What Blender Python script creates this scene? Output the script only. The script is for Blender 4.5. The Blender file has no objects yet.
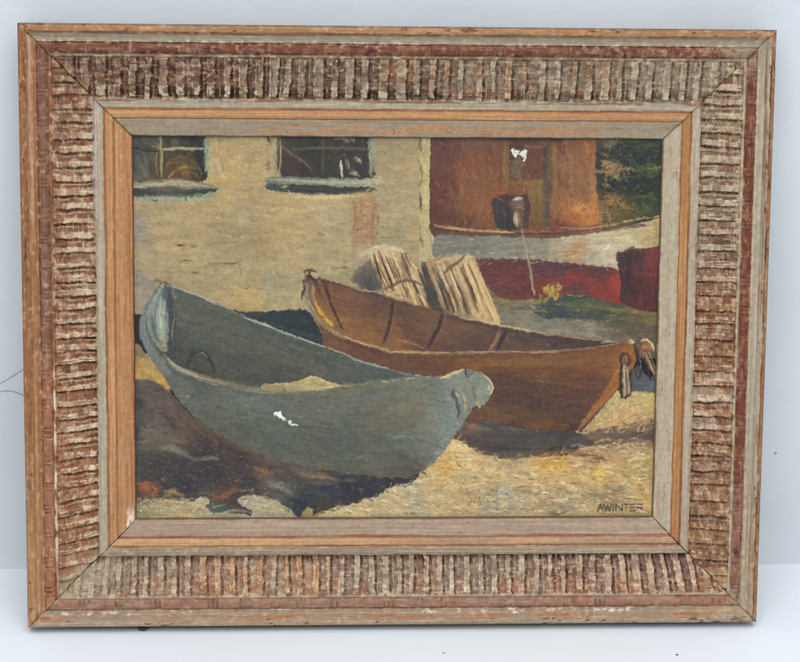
# A framed oil painting (two dories drawn up on the sand) leaning on a white wall, standing on a white table.
import bpy, math, random
import numpy as np

random.seed(7)
rng = np.random.default_rng(11)
U = 0.0008                      # one drawing unit = 0.8 mm on the frame
W, H, D = 0.600, 0.4865, 0.033  # outer size and thickness of the frame
T = 110 * U                     # width of one frame rail
CANVAS_DEPTH = 0.0150           # how far the canvas lies behind the front of the frame

scene = bpy.context.scene
COL = scene.collection

# ------------------------------------------------------------------ camera geometry
ILLUM = np.array([1.0, 1.06, 1.13]) * 1.08 # tint of the daylight falling on the frame; pigments are stored without it
F = 2000.0                      # focal length in units of a picture 800 wide
RX, RY, RZ = math.radians(8.02), math.radians(-3.26), math.radians(0.05)
TC = np.array([-0.0011, 0.0011, 1.608])
def rot(rx, ry, rz):
    cx, sx, cy, sy, cz, sz = math.cos(rx), math.sin(rx), math.cos(ry), math.sin(ry), math.cos(rz), math.sin(rz)
    X = np.array([[1, 0, 0], [0, cx, -sx], [0, sx, cx]]); Y = np.array([[cy, 0, sy], [0, 1, 0], [-sy, 0, cy]])
    Z = np.array([[cz, -sz, 0], [sz, cz, 0], [0, 0, 1]])
    return Z @ Y @ X
RC = rot(RX, RY, RZ)
LEAN = math.radians(10.8)       # the frame leans back against the wall
# frame-local: x right, y into the wall (0 = back of frame), z up from the bottom edge
def local_to_cam(P):            # P (n,3) local -> camera x right, y down, z forward
    Q = np.stack([P[:, 0], H / 2 - P[:, 2], P[:, 1] + D], 1)
    return Q @ RC.T + TC
def local_to_px(P):
    q = local_to_cam(P)
    return F * q[:, 0] / q[:, 2] + 400, F * q[:, 1] / q[:, 2] + 331

# ------------------------------------------------------------------ helpers
def srgb(c):
    c = np.asarray(c, float) / 255.0
    return np.where(c <= 0.04045, c / 12.92, ((c + 0.055) / 1.055) ** 2.4)
def sm(x, a, b):
    x = np.clip((x - a) / (b - a), 0, 1)
    return x * x * (3 - 2 * x)
def lerp(a, b, m):
    return a + (b - a) * m
class Noise:
    def __init__(self, seed):
        self.g = np.random.default_rng(seed).random((256, 256)).astype(np.float32)
    def __call__(self, x, y):
        xi, yi = np.floor(x).astype(np.int64), np.floor(y).astype(np.int64)
        fx, fy = x - xi, y - yi
        fx = fx * fx * (3 - 2 * fx); fy = fy * fy * (3 - 2 * fy)
        g = self.g
        a = g[yi & 255, xi & 255]; b = g[yi & 255, (xi + 1) & 255]
        c = g[(yi + 1) & 255, xi & 255]; d = g[(yi + 1) & 255, (xi + 1) & 255]
        return (a + (b - a) * fx) * (1 - fy) + (c + (d - c) * fx) * fy
_N = [Noise(i + 100) for i in range(12)]
def fbm(x, y, k=0, o=4):
    s, a, t = 0, 1.0, 0
    for i in range(o):
        s = s + a * _N[(k + i) % 12](x * 2 ** i + 17.3 * k + 5 * i, y * 2 ** i + 9.1 * k + 3 * i); t += a; a *= 0.55
    return (s / t - 0.5) * 2

def mesh_from(name, verts, faces, mat, parent=None, cols=None, smooth=True):
    me = bpy.data.meshes.new(name)
    verts = np.asarray(verts, np.float32); faces = np.asarray(faces, np.int32)
    nv, nf = len(verts), len(faces)
    me.vertices.add(nv); me.vertices.foreach_set('co', verts.ravel())
    me.loops.add(nf * 4); me.loops.foreach_set('vertex_index', faces.ravel())
    me.polygons.add(nf)
    me.polygons.foreach_set('loop_start', np.arange(0, nf * 4, 4, dtype=np.int32))
    me.polygons.foreach_set('loop_total', np.full(nf, 4, np.int32))
    me.polygons.foreach_set('use_smooth', np.full(nf, smooth))
    me.update(calc_edges=True)
    if cols is not None:
        a = me.color_attributes.new('Col', 'FLOAT_COLOR', 'POINT')
        c4 = np.ones((nv, 4), np.float32); c4[:, :3] = np.clip(srgb(np.clip(cols, 0, 255)) / ILLUM, 0, .9)
        a.data.foreach_set('color', c4.ravel())
    me.validate()
    me.materials.append(mat)
    o = bpy.data.objects.new(name, me); COL.objects.link(o)
    if parent is not None: o.parent = parent
    return o
def tag(o, label=None, cat=None, group=None, kind=None):
    if label: o['label'] = label
    if cat: o['category'] = cat
    if group: o['group'] = group
    if kind: o['kind'] = kind
    return o
def grid_faces(nr, nc):
    i = np.arange(nr * nc).reshape(nr, nc)
    return np.stack([i[:-1, :-1], i[:-1, 1:], i[1:, 1:], i[1:, :-1]], -1).reshape(-1, 4)

# ------------------------------------------------------------------ materials
def new_mat(name):
    m = bpy.data.materials.new(name); m.use_nodes = True
    return m, m.node_tree, m.node_tree.nodes['Principled BSDF']
def pigment_mat(name, rough, spec, var, scale, bump):
    m, nt, b = new_mat(name); L = nt.links.new
    at = nt.nodes.new('ShaderNodeAttribute'); at.attribute_name = 'Col'
    tc = nt.nodes.new('ShaderNodeTexCoord')
    no = nt.nodes.new('ShaderNodeTexNoise'); no.inputs['Scale'].default_value = scale; no.inputs['Detail'].default_value = 5
    L(tc.outputs['Object'], no.inputs['Vector'])
    mr = nt.nodes.new('ShaderNodeMapRange'); mr.inputs['From Min'].default_value = 0.3; mr.inputs['From Max'].default_value = 0.7
    mr.inputs['To Min'].default_value = 1 - var; mr.inputs['To Max'].default_value = 1 + var
    L(no.outputs['Fac'], mr.inputs['Value'])
    mx = nt.nodes.new('ShaderNodeVectorMath'); mx.operation = 'SCALE'
    L(at.outputs['Color'], mx.inputs[0]); L(mr.outputs['Result'], mx.inputs['Scale'])
    L(mx.outputs['Vector'], b.inputs['Base Color'])
    r2 = nt.nodes.new('ShaderNodeMapRange'); r2.inputs['To Min'].default_value = rough - .1; r2.inputs['To Max'].default_value = rough + .12
    L(no.outputs['Fac'], r2.inputs['Value']); L(r2.outputs['Result'], b.inputs['Roughness'])
    b.inputs['Specular IOR Level'].default_value = spec
    if bump:
        n2 = nt.nodes.new('ShaderNodeTexNoise'); n2.inputs['Scale'].default_value = 900; n2.inputs['Detail'].default_value = 3
        L(tc.outputs['Object'], n2.inputs['Vector'])
        bp = nt.nodes.new('ShaderNodeBump'); bp.inputs['Strength'].default_value = bump; bp.inputs['Distance'].default_value = 0.0004
        L(n2.outputs['Fac'], bp.inputs['Height']); L(bp.outputs['Normal'], b.inputs['Normal'])
    return m
M_OIL = pigment_mat('oil_paint', 0.44, 0.34, 0.05, 260, 0.25)
M_WOOD = pigment_mat('distressed_painted_wood', 0.6, 0.22, 0.10, 320, 0.45)

def plain_white(name, col, scale, var, bump, rough=0.7):
    m, nt, b = new_mat(name); L = nt.links.new
    tc = nt.nodes.new('ShaderNodeTexCoord')
    no = nt.nodes.new('ShaderNodeTexNoise'); no.inputs['Scale'].default_value = scale; no.inputs['Detail'].default_value = 6
    L(tc.outputs['Object'], no.inputs['Vector'])
    rp = nt.nodes.new('ShaderNodeValToRGB')
    rp.color_ramp.elements[0].position = 0.3; rp.color_ramp.elements[1].position = 0.7
    rp.color_ramp.elements[0].color = [c * (1 - var) for c in col] + [1]
    rp.color_ramp.elements[1].color = [min(1, c * (1 + var)) for c in col] + [1]
    L(no.outputs['Fac'], rp.inputs['Fac'])
    # faint scattered specks of dirt
    vo = nt.nodes.new('ShaderNodeTexVoronoi'); vo.inputs['Scale'].default_value = 9
    L(tc.outputs['Object'], vo.inputs['Vector'])
    lt = nt.nodes.new('ShaderNodeMapRange'); lt.inputs['From Min'].default_value = 0.006; lt.inputs['From Max'].default_value = 0.02
    lt.inputs['To Min'].default_value = 0.35; lt.inputs['To Max'].default_value = 0.0
    L(vo.outputs['Distance'], lt.inputs['Value'])
    mx = nt.nodes.new('ShaderNodeMix'); mx.data_type = 'RGBA'
    L(lt.outputs['Result'], mx.inputs['Factor']); L(rp.outputs['Color'], mx.inputs['A']); mx.inputs['B'].default_value = (.25, .25, .24, 1)
    L(mx.outputs['Result'], b.inputs['Base Color'])
    b.inputs['Roughness'].default_value = rough; b.inputs['Specular IOR Level'].default_value = 0.2
    n2 = nt.nodes.new('ShaderNodeTexNoise'); n2.inputs['Scale'].default_value = scale * 14; n2.inputs['Detail'].default_value = 4
    L(tc.outputs['Object'], n2.inputs['Vector'])
    bp = nt.nodes.new('ShaderNodeBump'); bp.inputs['Strength'].default_value = bump; bp.inputs['Distance'].default_value = 0.002
    L(n2.outputs['Fac'], bp.inputs['Height']); L(bp.outputs['Normal'], b.inputs['Normal'])
    return m
M_WALL = plain_white('white_plaster', (0.67, 0.695, 0.71), 6, 0.04, 0.16)
M_TABLE = plain_white('white_tabletop', (0.825, 0.85, 0.87), 5, 0.02, 0.05, 0.55)
def flat_mat(name, col, rough=.7):
    m, nt, b = new_mat(name)
    no = nt.nodes.new('ShaderNodeTexNoise'); no.inputs['Scale'].default_value = 400
    rp = nt.nodes.new('ShaderNodeValToRGB')
    rp.color_ramp.elements[0].color = [c * .7 for c in col] + [1]; rp.color_ramp.elements[1].color = [c * 1.3 for c in col] + [1]
    nt.links.new(no.outputs['Fac'], rp.inputs['Fac']); nt.links.new(rp.outputs['Color'], b.inputs['Base Color'])
    b.inputs['Roughness'].default_value = rough
    return m
M_DARK = flat_mat('dark_grit', (.05, .05, .055)); M_THREAD = flat_mat('grey_thread', (.30, .30, .33))

# ------------------------------------------------------------------ the framed painting
root = bpy.data.objects.new('framed_painting', None); COL.objects.link(root)
root.empty_display_size = .05
root.rotation_euler = (-LEAN, 0, 0)
tag(root, 'oil painting of two beached rowing boats in a wide carved frame against the wall', 'framed painting')

#@@FRAME@@
GREY = np.array([150, 139, 120.]); LIGHT = np.array([178, 166, 145.]); RED = np.array([120, 66, 48.]); DARK = np.array([84, 62, 50.])
ORANGE = np.array([180, 120, 74.]); PALE = np.array([205, 150, 98.]); WHITE = np.array([205, 198, 184.]); PURP = np.array([132, 108, 96.])

def mix(c, col, m):
    return c + (np.asarray(col, float) - c) * np.clip(m, 0, 1)[..., None]
PROF_T = np.array([0, 0.8, 2, 4, 7.5, 9, 10, 14, 17.6, 18, 28.4, 29, 29.8, 31.5, 32.5, 40, 50, 60, 68, 71.5, 72.6, 73.2, 74.5, 81, 82, 82.8, 83.6, 88, 91.5, 92.4, 93.2, 100, 108.6, 109.6, 110])
PROF_H = np.array([-3.6, -1.6, -.5, 0, -.3, -1.2, -3.0, -3.6, -3.2, -3.9, -3.9, -3.6, -2.6, -2.5, -4.0, -5.6, -7.4, -8.9, -9.8, -9.9, -9.4, -5.6, -5.0, -5.2, -5.6, -6.3, -5.4, -5.0, -5.6, -6.7, -6.2, -8.6, -11.4, -12.2, -13.6])

def rib_layout(n_units, period, seed):
    r = np.random.default_rng(seed); e = [-20.0]
    while e[-1] < n_units + 40: e.append(e[-1] + period * r.uniform(.86, 1.14))
    return np.array(e), r

def rail(which):
    """height (mm) and colour of one rail on an s (along) by t (across) grid; s runs left>right or top>bottom, in drawing units"""
    Ls = (W if which in 'TB' else H) / U
    ns = int(Ls / 0.72); 
    t = np.unique(np.concatenate([np.arange(0, 110.01, 0.6), PROF_T])); nt_ = len(t)
    k = np.linspace(0, 1, ns)
    # the mitre joints have opened unevenly
    def joint_gap(corner):
        n = _N[3](t / 6, t * 0 + 11 * corner) * .8 + _N[4](t / 1.7, t * 0 + 5 * corner) * .5
        base = {0: 1.0 + 0 * t, 1: .12 + .75 * sm(t, 66, 78), 2: .10 + 1.0 * sm(t, 26, 60), 3: .12 + .9 * sm(t, 30, 70)}[corner]
        return .05 + .36 * base * sm(t, 1, 12) * (.1 + 1.2 * n)
    ends = {'T': (0, 1), 'B': (2, 3), 'L': (0, 2), 'R': (1, 3)}[which]
    gl, gr = joint_gap(ends[0]), joint_gap(ends[1])
    TT = np.repeat(t[:, None], ns, 1)
    S = (t + gl)[:, None] + ((Ls - 2 * t - gl - gr)[:, None]) * k[None, :]
    MIT = np.minimum(S - TT, Ls - TT - S)                       # distance from the nearer mitre
    seed = {'T': 1, 'R': 2, 'B': 3, 'L': 4}[which]; q = seed * 31.7
    h = np.interp(TT, PROF_T, PROF_H)
    # slight unevenness of old wood
    h = h + 0.18 * fbm(S / 60 + q, TT / 12, seed, 3)
    chip = sm(fbm(S / 7 + q, TT / 3, 7, 3) + .5 * fbm(S / 40 + q, TT * 0, 2, 2), .42, .62) * (1 - sm(TT, 7, 10))
    h = h - .9 * chip + .22 * fbm(S / 18 + q, TT / 4, 8, 3) * (1 - sm(TT, 12, 18))
    # ---- bead and reel strip (18..28.5)
    bt = (TT - 23.2) / 5.2; inb = np.abs(bt) < 1
    period = {'T': 34, 'R': 29, 'B': 31, 'L': 28}[which]
    ph = ((S + q + 16 * fbm(S / 60 + q, TT * 0, 6, 2)) / period) % 1
    du = (ph - .5) * period
    body = np.where(np.abs(du) < period / 2 - 4.2, 1.0, 0.80)
    groove = np.minimum(np.abs(np.abs(du) - (period / 2 - 4.2)), np.abs(np.abs(du) - (period / 2 - .6)))
    barrel = .80 + .26 * np.clip(1 - (du / (period / 2 - 4.2)) ** 2, 0, 1)
    prof = np.sqrt(np.clip(1 - bt ** 2, 0, 1)) * 3.6 * np.where(body > .9, barrel, .9) - 1.2 * (1 - sm(groove, .4, 1.7)) * (.5 + .7 * np.clip(fbm(S / 20 + q, TT * 0 + 4, 9, 2) + .5, 0, 1)) * (np.abs(bt) < .95) + .35 * fbm(S / 5 + q, TT / 3, 6, 2)
    h = np.where(inb, np.maximum(h, -3.9 + prof * .85), h)
    # ---- carved ribs (32.5..72)
    per = {'T': 15.6, 'R': 15.0, 'B': 14.2, 'L': 13.6}[which]
    E, r = rib_layout(Ls, per, seed)
    slant = {'T': 0.02, 'R': 0.01, 'B': 0.0, 'L': 0.0}[which]
    if which == 'L': slant = sm(S, 250, 560) * 0.16 + 0.02
    if which == 'B': slant = (sm(S, 560, 700) * 0.22) - sm(-S, -160, -60) * 0.1
    ragged = {'T': 1.0, 'R': .8, 'B': .7, 'L': 1.1}[which]
    Sr = S + slant * (TT - 52) + 1.3 * fbm(S / 22 + q, TT / 16, 5, 3) + ragged * fbm(S / 6 + q, TT / 5, 10, 3) + (TT - 52) * 0.05 * fbm(S / 26 + q, TT * 0 + 2, 8, 2)
    idx = np.clip(np.searchsorted(E, Sr.ravel()).reshape(Sr.shape) - 1, 0, len(E) - 2)
    wdt = E[idx + 1] - E[idx]; u = (Sr - E[idx]) / wdt
    fr = r.uniform(.40, .62, len(E))[idx]                     # share of the period taken by the raised rib
    if which in 'LR': fr = fr * .82
    if which == 'T': fr = np.where((S > 385) & (S < 560), fr * .72, fr)
    if which == 'B': fr = np.where(S < 560, fr * .78, fr)
    edge = np.minimum(u, fr - u) * wdt                          # >0 inside the rib
    ribm = sm(edge, -0.7, 0.9) * (.25 + .75 * sm(fbm(S / 16 + q, TT / 11, 0, 3), -.55, -.15))
    relief = r.uniform(.75, 1.2, len(E))[idx] * 3.1 * {'T': 1.1, 'R': 1.15, 'B': .85, 'L': 1.0}[which]
    mid_ = np.abs(u - (fr + 1) / 2) * wdt                         # a thin fillet left standing in each hollow
    sub = (1 - sm(mid_, .5, 1.5)) * (r.random(len(E))[idx] > .3) * sm(fbm(S / 14, TT / 12 + q, 10, 2), -.3, .1)
    ribm = np.maximum(ribm, .45 * sub)
    groove_ = np.exp(-((edge + 1.2) / .9) ** 2) * 1.1              # undercut line beside every rib
    blk = sm(_N[5](TT / 8.5 + idx * 3.71, idx * 1.37 + TT * 0), .30, .42)      # ribs are chipped into blocks
    blv = sm(_N[6](TT / 7.5 + idx * 5.13, idx * 2.11 + TT * 0), .52, .64)      # and the hollows keep patches of whitewash
    ribm = ribm * (.55 + .45 * blk)
    tin = sm(TT, 32.4, 35) * (1 - sm(TT, 70.2, 72.4))
    inr = (TT > 32) & (TT < 72.8)
    endpit = sm(TT, 60, 70) * (1 - ribm) * {'T': 2.6, 'R': .9, 'B': 2.2, 'L': 1.0}[which] * (0.4 + 1.2 * r.random(len(E))[idx])
    comb = 0.16 * np.sin(TT * 2.4 + 3 * fbm(S / 8 + q, TT / 20, 7, 2)) * (0.4 + .6 * fbm(S / 30, TT / 30 + q, 2, 2))
    rough_ = 0.55 * fbm(S / 4.5 + q, TT / 4.5, 1, 3)
    dips = 0.8 * sm(fbm(S / 7 + q, TT / 5, 9, 3), .15, .55)
    split_ = sm(fbm(Sr / 1.5 + q, TT / 15, 2, 3), .26, .5) * sm(fbm(S / 25, TT / 25 + q, 6, 2), -.3, .3)     # fine splits running with the carving
    dips = dips + .7 * split_
    h = np.where(inr, h + tin * (ribm * relief * (0.8 + .3 * fbm(S / 9, TT / 12 + q, 3, 2)) - endpit - groove_ * (.5 + .7 * fbm(S / 12 + q, TT / 12, 4, 2)) + comb * (1 - .4 * ribm) + rough_ - dips), h)
    # ---- colours
    n1 = fbm(S / 40 + q, TT / 2.5, 1, 4); n2 = fbm(S / 14 + q, TT / 5, 2, 4); n3 = fbm(S / 4 + q, TT / 3.2, 3, 4); nl = fbm(S / 90 + q, TT / 1.3, 4, 3)
    n4 = fbm(S / 3.0 + q, TT / 7, 9, 3)
    c = np.empty(S.shape + (3,)); c[:] = GREY
    TW = TT + .75 * fbm(S / 22 + q, TT / 9, 9, 3) + .45 * fbm(S / 5 + q, TT / 4, 11, 3)        # worn edges wander
    A = lambda a, b, soft=.9: sm(TW, a - soft, a) * (1 - sm(TW, b, b + soft))
    C = {}
    if which == 'T':
        c = mix(c, [128, 108, 90], A(-9, 2.2)); c = mix(c, [178, 113, 66], A(2.0, 9) * (.75 + .6 * n1)); c = mix(c, [130, 74, 46], A(7.6, 9.6) * (.5 + n1))
        c = mix(c, PALE, A(3, 7) * sm(n2, .15, .6) * .8)
        g = A(9.4, 18); c = mix(c, [152, 144, 126], g); c = mix(c, [120, 96, 76], g * sm(nl, .0, .5) * (1 - sm(S, 200, 420) * .7) * .8)
        c = mix(c, WHITE, A(16.4, 18.2) * sm(n3 + .5 * n2, .1, .5) * .8)
        b_ = A(18, 28.6); c = mix(c, [120, 70, 55], b_); c = mix(c, [84, 52, 44], b_ * sm(n2, .0, .5) * .8); c = mix(c, [160, 128, 104], b_ * sm(n3 + .7 * n2 + sm(S, 560, 740) * .7, .2, .6) * .75)
        c = mix(c, [128, 113, 96], A(28.8, 32.6)); c = mix(c, RED, A(28.8, 32.6) * sm(n2, .1, .5) * .6)
    elif which == 'B':
        c = mix(c, [158, 141, 122], A(-9, 12)); c = mix(c, [176, 112, 72], A(6, 11.5) * sm(n1 + .4 * nl, -.15, .45) * .85); c = mix(c, [190, 104, 64], A(8, 10) * sm(n1, .2, .5))
        c = mix(c, [128, 106, 92], A(0, 5) * sm(nl, .1, .5) * .6); c = mix(c, [185, 172, 152], A(1, 6) * sm(nl, -.6, -.1) * .3)
        g = A(12, 18); c = mix(c, [160, 142, 122], g); c = mix(c, [214, 204, 190], A(12, 17) * sm(n2 + .5 * n3, .25, .55)); c = mix(c, [196, 136, 88], g * sm(n1, .1, .5) * .6)
        b_ = A(18, 28.6); c = mix(c, [150, 112, 94], b_); c = mix(c, [172, 98, 68], b_ * sm(n2, .1, .5) * (.35 + .5 * sm(S, 430, 640))); c = mix(c, [172, 152, 134], b_ * sm(n2, -.1, -.6) * .7)
        c = mix(c, [166, 144, 126], A(28.6, 32.6)); c = mix(c, [190, 120, 78], A(28.6, 32.6) * sm(n2, .2, .6) * sm(S, 500, 620))
    elif which == 'L':
        low = sm(S, 330, 560)
        c = mix(c, lerp(np.array([164, 97, 54.]), np.array([182, 122, 74.]), low[..., None]), A(-9, 18))
        c = mix(c, [128, 76, 46], A(4.5, 7.5) * (1 - low) * (.5 + n1)); c = mix(c, [196, 142, 92], A(9, 14) * (.45 + .7 * n1)); c = mix(c, [142, 86, 50], A(-9, 14) * sm(nl, .15, .6) * .7)
        c = mix(c, [198, 184, 172], A(9.6, 13.5) * (1 - sm(S, 90, 250)) * (.5 + .6 * n1)); c = mix(c, [150, 100, 70], A(13.5, 18) * .6)
        b_ = A(18, 28.6); c = mix(c, lerp(np.array([122, 88, 72.]), np.array([168, 98, 66.]), sm(S, 300, 380)[..., None]), b_); c = mix(c, [140, 108, 92], b_ * sm(n2, 0, .5) * .7); c = mix(c, [204, 150, 112], b_ * sm(n3 + .4 * n2, .35, .65) * .7)
        c = mix(c, [150, 92, 64], A(28.6, 32.8)); c = mix(c, [208, 196, 178], A(29.4, 31.6) * sm(S, 330, 350) * (1 - sm(S, 520, 560)) * sm(n2, -.35, .05))
    else:
        c = mix(c, [150, 88, 50], A(-9, 5.5) * (.75 + .5 * n1)); c = mix(c, [176, 120, 70], A(1.2, 3.4) * sm(n1, -.1, .4) * .8); c = mix(c, [96, 62, 42], A(4.4, 6) * (.3 + .7 * sm(n2, -.2, .4)))
        c = mix(c, [166, 156, 137], A(6, 18)); c = mix(c, [140, 112, 88], A(6, 10) * sm(n1, .0, .4) * .8); c = mix(c, [182, 174, 164], A(9, 16) * sm(nl, 0, .5) * .7); c = mix(c, [150, 116, 84], A(6, 14) * sm(S, 420, 500) * sm(nl, -.2, .4) * .7)
        b_ = A(18, 28.6); c = mix(c, lerp(np.array([122, 64, 46.]), np.array([138, 94, 78.]), (sm(S, 440, 480) * (1 - sm(S, 560, 580)))[..., None]), b_); c = mix(c, [92, 54, 44], b_ * sm(n2, 0, .5) * .6); c = mix(c, [164, 112, 80], b_ * sm(n3 + .5 * n2, .25, .6) * .5)
        c = mix(c, [176, 162, 142], A(28.6, 32.4) * (.6 + .5 * n2)); c = mix(c, [176, 162, 142], A(16.6, 18.4))
    joint = (1 - sm(groove, .4, 1.5)) * inb
    c = mix(c, {'T': [168, 140, 116], 'R': [156, 118, 92], 'B': [176, 156, 138], 'L': [196, 134, 98]}[which], joint * (.35 + .6 * n3))
    # ribbed band
    rb = A(32.2, 72.8, .7)
    jit = r.normal(0, 1, len(E))[idx]; jit2 = r.random(len(E))[idx]; jit3 = r.random(len(E))[idx]
    v = (TT - 32.4) / 40
    if which == 'T':
        ridge = np.empty(c.shape); ridge[:] = [138, 124, 106]; val = np.empty(c.shape); val[:] = [106, 82, 68]
        lf = 1 - sm(S, 175, 260); rt = sm(S, 540, 620)
        ridge = mix(ridge, [112, 86, 70], lf * (.5 + .5 * jit2)); val = mix(val, [88, 62, 52], lf)
        ridge = mix(ridge, [154, 141, 120], sm(S, 380, 430)); val = mix(val, [126, 109, 94], sm(S, 380, 440)); val = mix(val, [136, 124, 106], rt)
        mid = sm(S, 385, 430) * (1 - sm(S, 560, 640))
        val = mix(val, [152, 96, 66], mid * sm(v, .62, .72) * (1 - sm(v, .9, .97)) * sm(n3 + jit2, .2, .6)); ridge = mix(ridge, [152, 98, 60], mid * (1 - sm(v, .45, .6)) * (jit2 > .35) * (.6 + n4))
        val = mix(val, [158, 100, 62], sm(S, 330, 390) * (1 - mid) * (1 - rt) * (1 - sm(v, .5, .7)) * (jit3 > .4) * .7)
        ridge = mix(ridge, [168, 156, 136], sm(v, .66, .76) * sm(n3 + .4, .05, .5) * (1 - mid * .6)); val = mix(val, [70, 60, 52], sm(v, .78, .92) * sm(n2 + n3, -.2, .4) * (1 - rt * .6) * .8)
        val = mix(val, [150, 84, 50], lf * sm(n2 + n4, .25, .7) * .8); ridge = mix(ridge, [140, 84, 56], sm(n2 + n4, .35, .8) * .6 * (1 - rt))
    elif which == 'B':
        ridge = np.empty(c.shape); ridge[:] = [164, 148, 126]; val = np.empty(c.shape); val[:] = [140, 114, 100]
        ridge = mix(ridge, [172, 160, 138], 1 - sm(S, 60, 120)); val = mix(val, [158, 144, 124], 1 - sm(S, 40, 130))
        orz = sm(S, 150, 205) * (1 - sm(S, 285, 315)); ridge = mix(ridge, [194, 130, 76], orz * sm(jit2 + .3 * n2, .2, .4)); val = mix(val, [150, 126, 110], orz)
        mid = sm(S, 300, 360) * (1 - sm(S, 470, 540)); val = mix(val, [134, 112, 100], mid); ridge = mix(ridge, [160, 146, 124], mid)
        rr = sm(S, 500, 580); val = mix(val, [122, 96, 88], rr); ridge = mix(ridge, [168, 144, 122], rr)
        val = mix(val, [176, 106, 70], (1 - sm(v, .25, .5)) * sm(n2 + jit2 - .2, .1, .6) * (.45 + .5 * sm(S, 400, 520)) * .9)
        val = mix(val, [152, 88, 68], sm(n2 + .5 * jit, .3, .9) * .5); val = mix(val, [92, 74, 64], sm(v, .8, .95) * sm(n3 + jit2, .2, .7) * (.4 + .6 * rr))
        ridge = mix(ridge, [214, 206, 192], sm(n3 - .35 * v, .22, .4) * .6)
    elif which == 'L':
        ridge = np.empty(c.shape); ridge[:] = [180, 162, 138]; val = np.empty(c.shape); val[:] = [142, 92, 66]
        up = 1 - sm(S, 90, 170); ridge = mix(ridge, [138, 110, 88], up * (1 - sm(v, .4, .8))); val = mix(val, [120, 80, 60], up)
        ridge = mix(ridge, [146, 102, 76], (1 - sm(v, .05, .35)) * .8); val = mix(val, [172, 152, 128], sm(v, .55, .85) * (1 - sm(S, 300, 350)) * sm(n3 + .6 * n2, -.2, .3))
        md = sm(S, 340, 420) * (1 - sm(S, 540, 590)); val = mix(val, [158, 92, 60], md); ridge = mix(ridge, [148, 88, 60], md * sm(n4 + n2 + .35, .1, .5) * (1 - sm(v, .72, .8)) * sm(S, 400, 470))
        ridge = mix(ridge, [196, 182, 160], md * sm(v, .74, .82)); ridge = mix(ridge, [172, 160, 138], sm(S, 540, 590)); val = mix(val, [150, 136, 116], sm(S, 540, 590))
        val = mix(val, [96, 64, 48], sm(n2 + n3, .1, .7) * .7); ridge = mix(ridge, [150, 92, 64], sm(n2 - .6 * n3, .3, .7) * .75)
    else:
        ridge = np.empty(c.shape); ridge[:] = [164, 151, 130]; val = np.empty(c.shape); val[:] = [134, 112, 92]
        lo = sm(S, 215, 290)
        ridge = mix(ridge, [142, 94, 66], lo * (.9 - .3 * jit2)); val = mix(val, [136, 92, 66], lo)
        pat = sm(n2 + .8 * n4, .0, .5); val = mix(val, [170, 152, 128], lo * pat * (1 - sm(S, 470, 520)) * np.maximum(np.exp(-((v - .34) / .16) ** 2), np.exp(-((v - .78) / .16) ** 2)))
        smear = sm(fbm(S / 22 + q, TT / 60, 8, 3), .18, .5) * sm(S, 300, 340) * (1 - sm(S, 420, 460)); ridge = mix(ridge, [186, 170, 148], smear); val = mix(val, [172, 154, 132], smear * .8)
        bot = sm(S, 400, 440); val = mix(val, [176, 116, 66], bot * sm(n2 + jit2 - .3, .0, .5) * .8); val = mix(val, [104, 78, 64], bot * (jit3 > .6) * .7)
        val = mix(val, [116, 80, 58], (1 - lo) * np.exp(-((v - .35) / .22) ** 2) * sm(n2 + jit2, .1, .6) * .9); ridge = mix(ridge, [120, 104, 88], (1 - lo) * sm(v, .85, .97) * sm(n3 + jit2, .2, .6))
        cor = sm(S, 545, 575); ridge = mix(ridge, [170, 156, 134], cor); val = mix(val, [158, 142, 120], cor * .75)
    ridge = ridge * 1.05 + 4; val = mix(val, ridge * .94, .8 * sub)
    ridge = mix(ridge, val * .96, (1 - blk) * .5); val = mix(val, [172, 154, 132], blv * (.3 + .5 * sm(n4 + n3, -.3, .3)) * {'T': .5, 'R': .8, 'B': .45, 'L': .8}[which])
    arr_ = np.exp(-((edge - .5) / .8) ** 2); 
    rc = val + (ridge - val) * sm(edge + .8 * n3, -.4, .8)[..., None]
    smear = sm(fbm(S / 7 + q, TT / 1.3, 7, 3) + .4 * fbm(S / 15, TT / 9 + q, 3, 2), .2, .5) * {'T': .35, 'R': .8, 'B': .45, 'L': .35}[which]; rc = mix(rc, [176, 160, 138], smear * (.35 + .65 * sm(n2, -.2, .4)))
    rc = mix(rc, [214, 204, 182], arr_ * sm(n3 + .5 * n4 + .2, .1, .5) * .75); rc = mix(rc, [54, 38, 30], np.exp(-((edge + 1.3) / 1.0) ** 2) * .8 * sm(n2 + n3 + .5, .1, .6))  # pale rib edges and dark gaps put relief highlight and shade into the colour
    rc = mix(rc, [70, 50, 40], split_ * .55)
    pat2 = sm(n3 + .6 * n2, .28, .5); rc = mix(rc, ridge.mean((0, 1)) * 1.10, pat2 * .45); rc = mix(rc, [96, 66, 50], sm(n4 + .6 * n3, .42, .7) * .55)
    rc = rc * (1 + .13 * n3 + .06 * n4)[..., None]
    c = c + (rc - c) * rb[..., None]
    # inner fillet, bare orange band, sight liner
    f_ = A(72.8, 82)
    c = mix(c, {'T': [158, 149, 130], 'R': [166, 155, 136], 'B': [148, 134, 116], 'L': [166, 156, 137]}[which], f_)
    c = mix(c, [126, 84, 66], A(73.6, 75.2) * sm(n1 + .3, 0, .4) * {'T': .8, 'R': .3, 'B': .3, 'L': .25}[which]); c = mix(c, [190, 180, 164], f_ * sm(nl, .1, .5) * .4)
    if which == 'L': c = mix(c, [196, 188, 186], A(71, 74.4) * (1 - sm(S, 160, 215)) * .8)
    o_ = A(82.4, 92.2)
    c = mix(c, {'T': [194, 126, 75], 'R': [184, 112, 58], 'B': [200, 150, 98], 'L': [192, 122, 72]}[which], o_)
    if which == 'B': c = mix(c, [168, 138, 116], o_ * sm(S, 330, 450) * .9)
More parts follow.
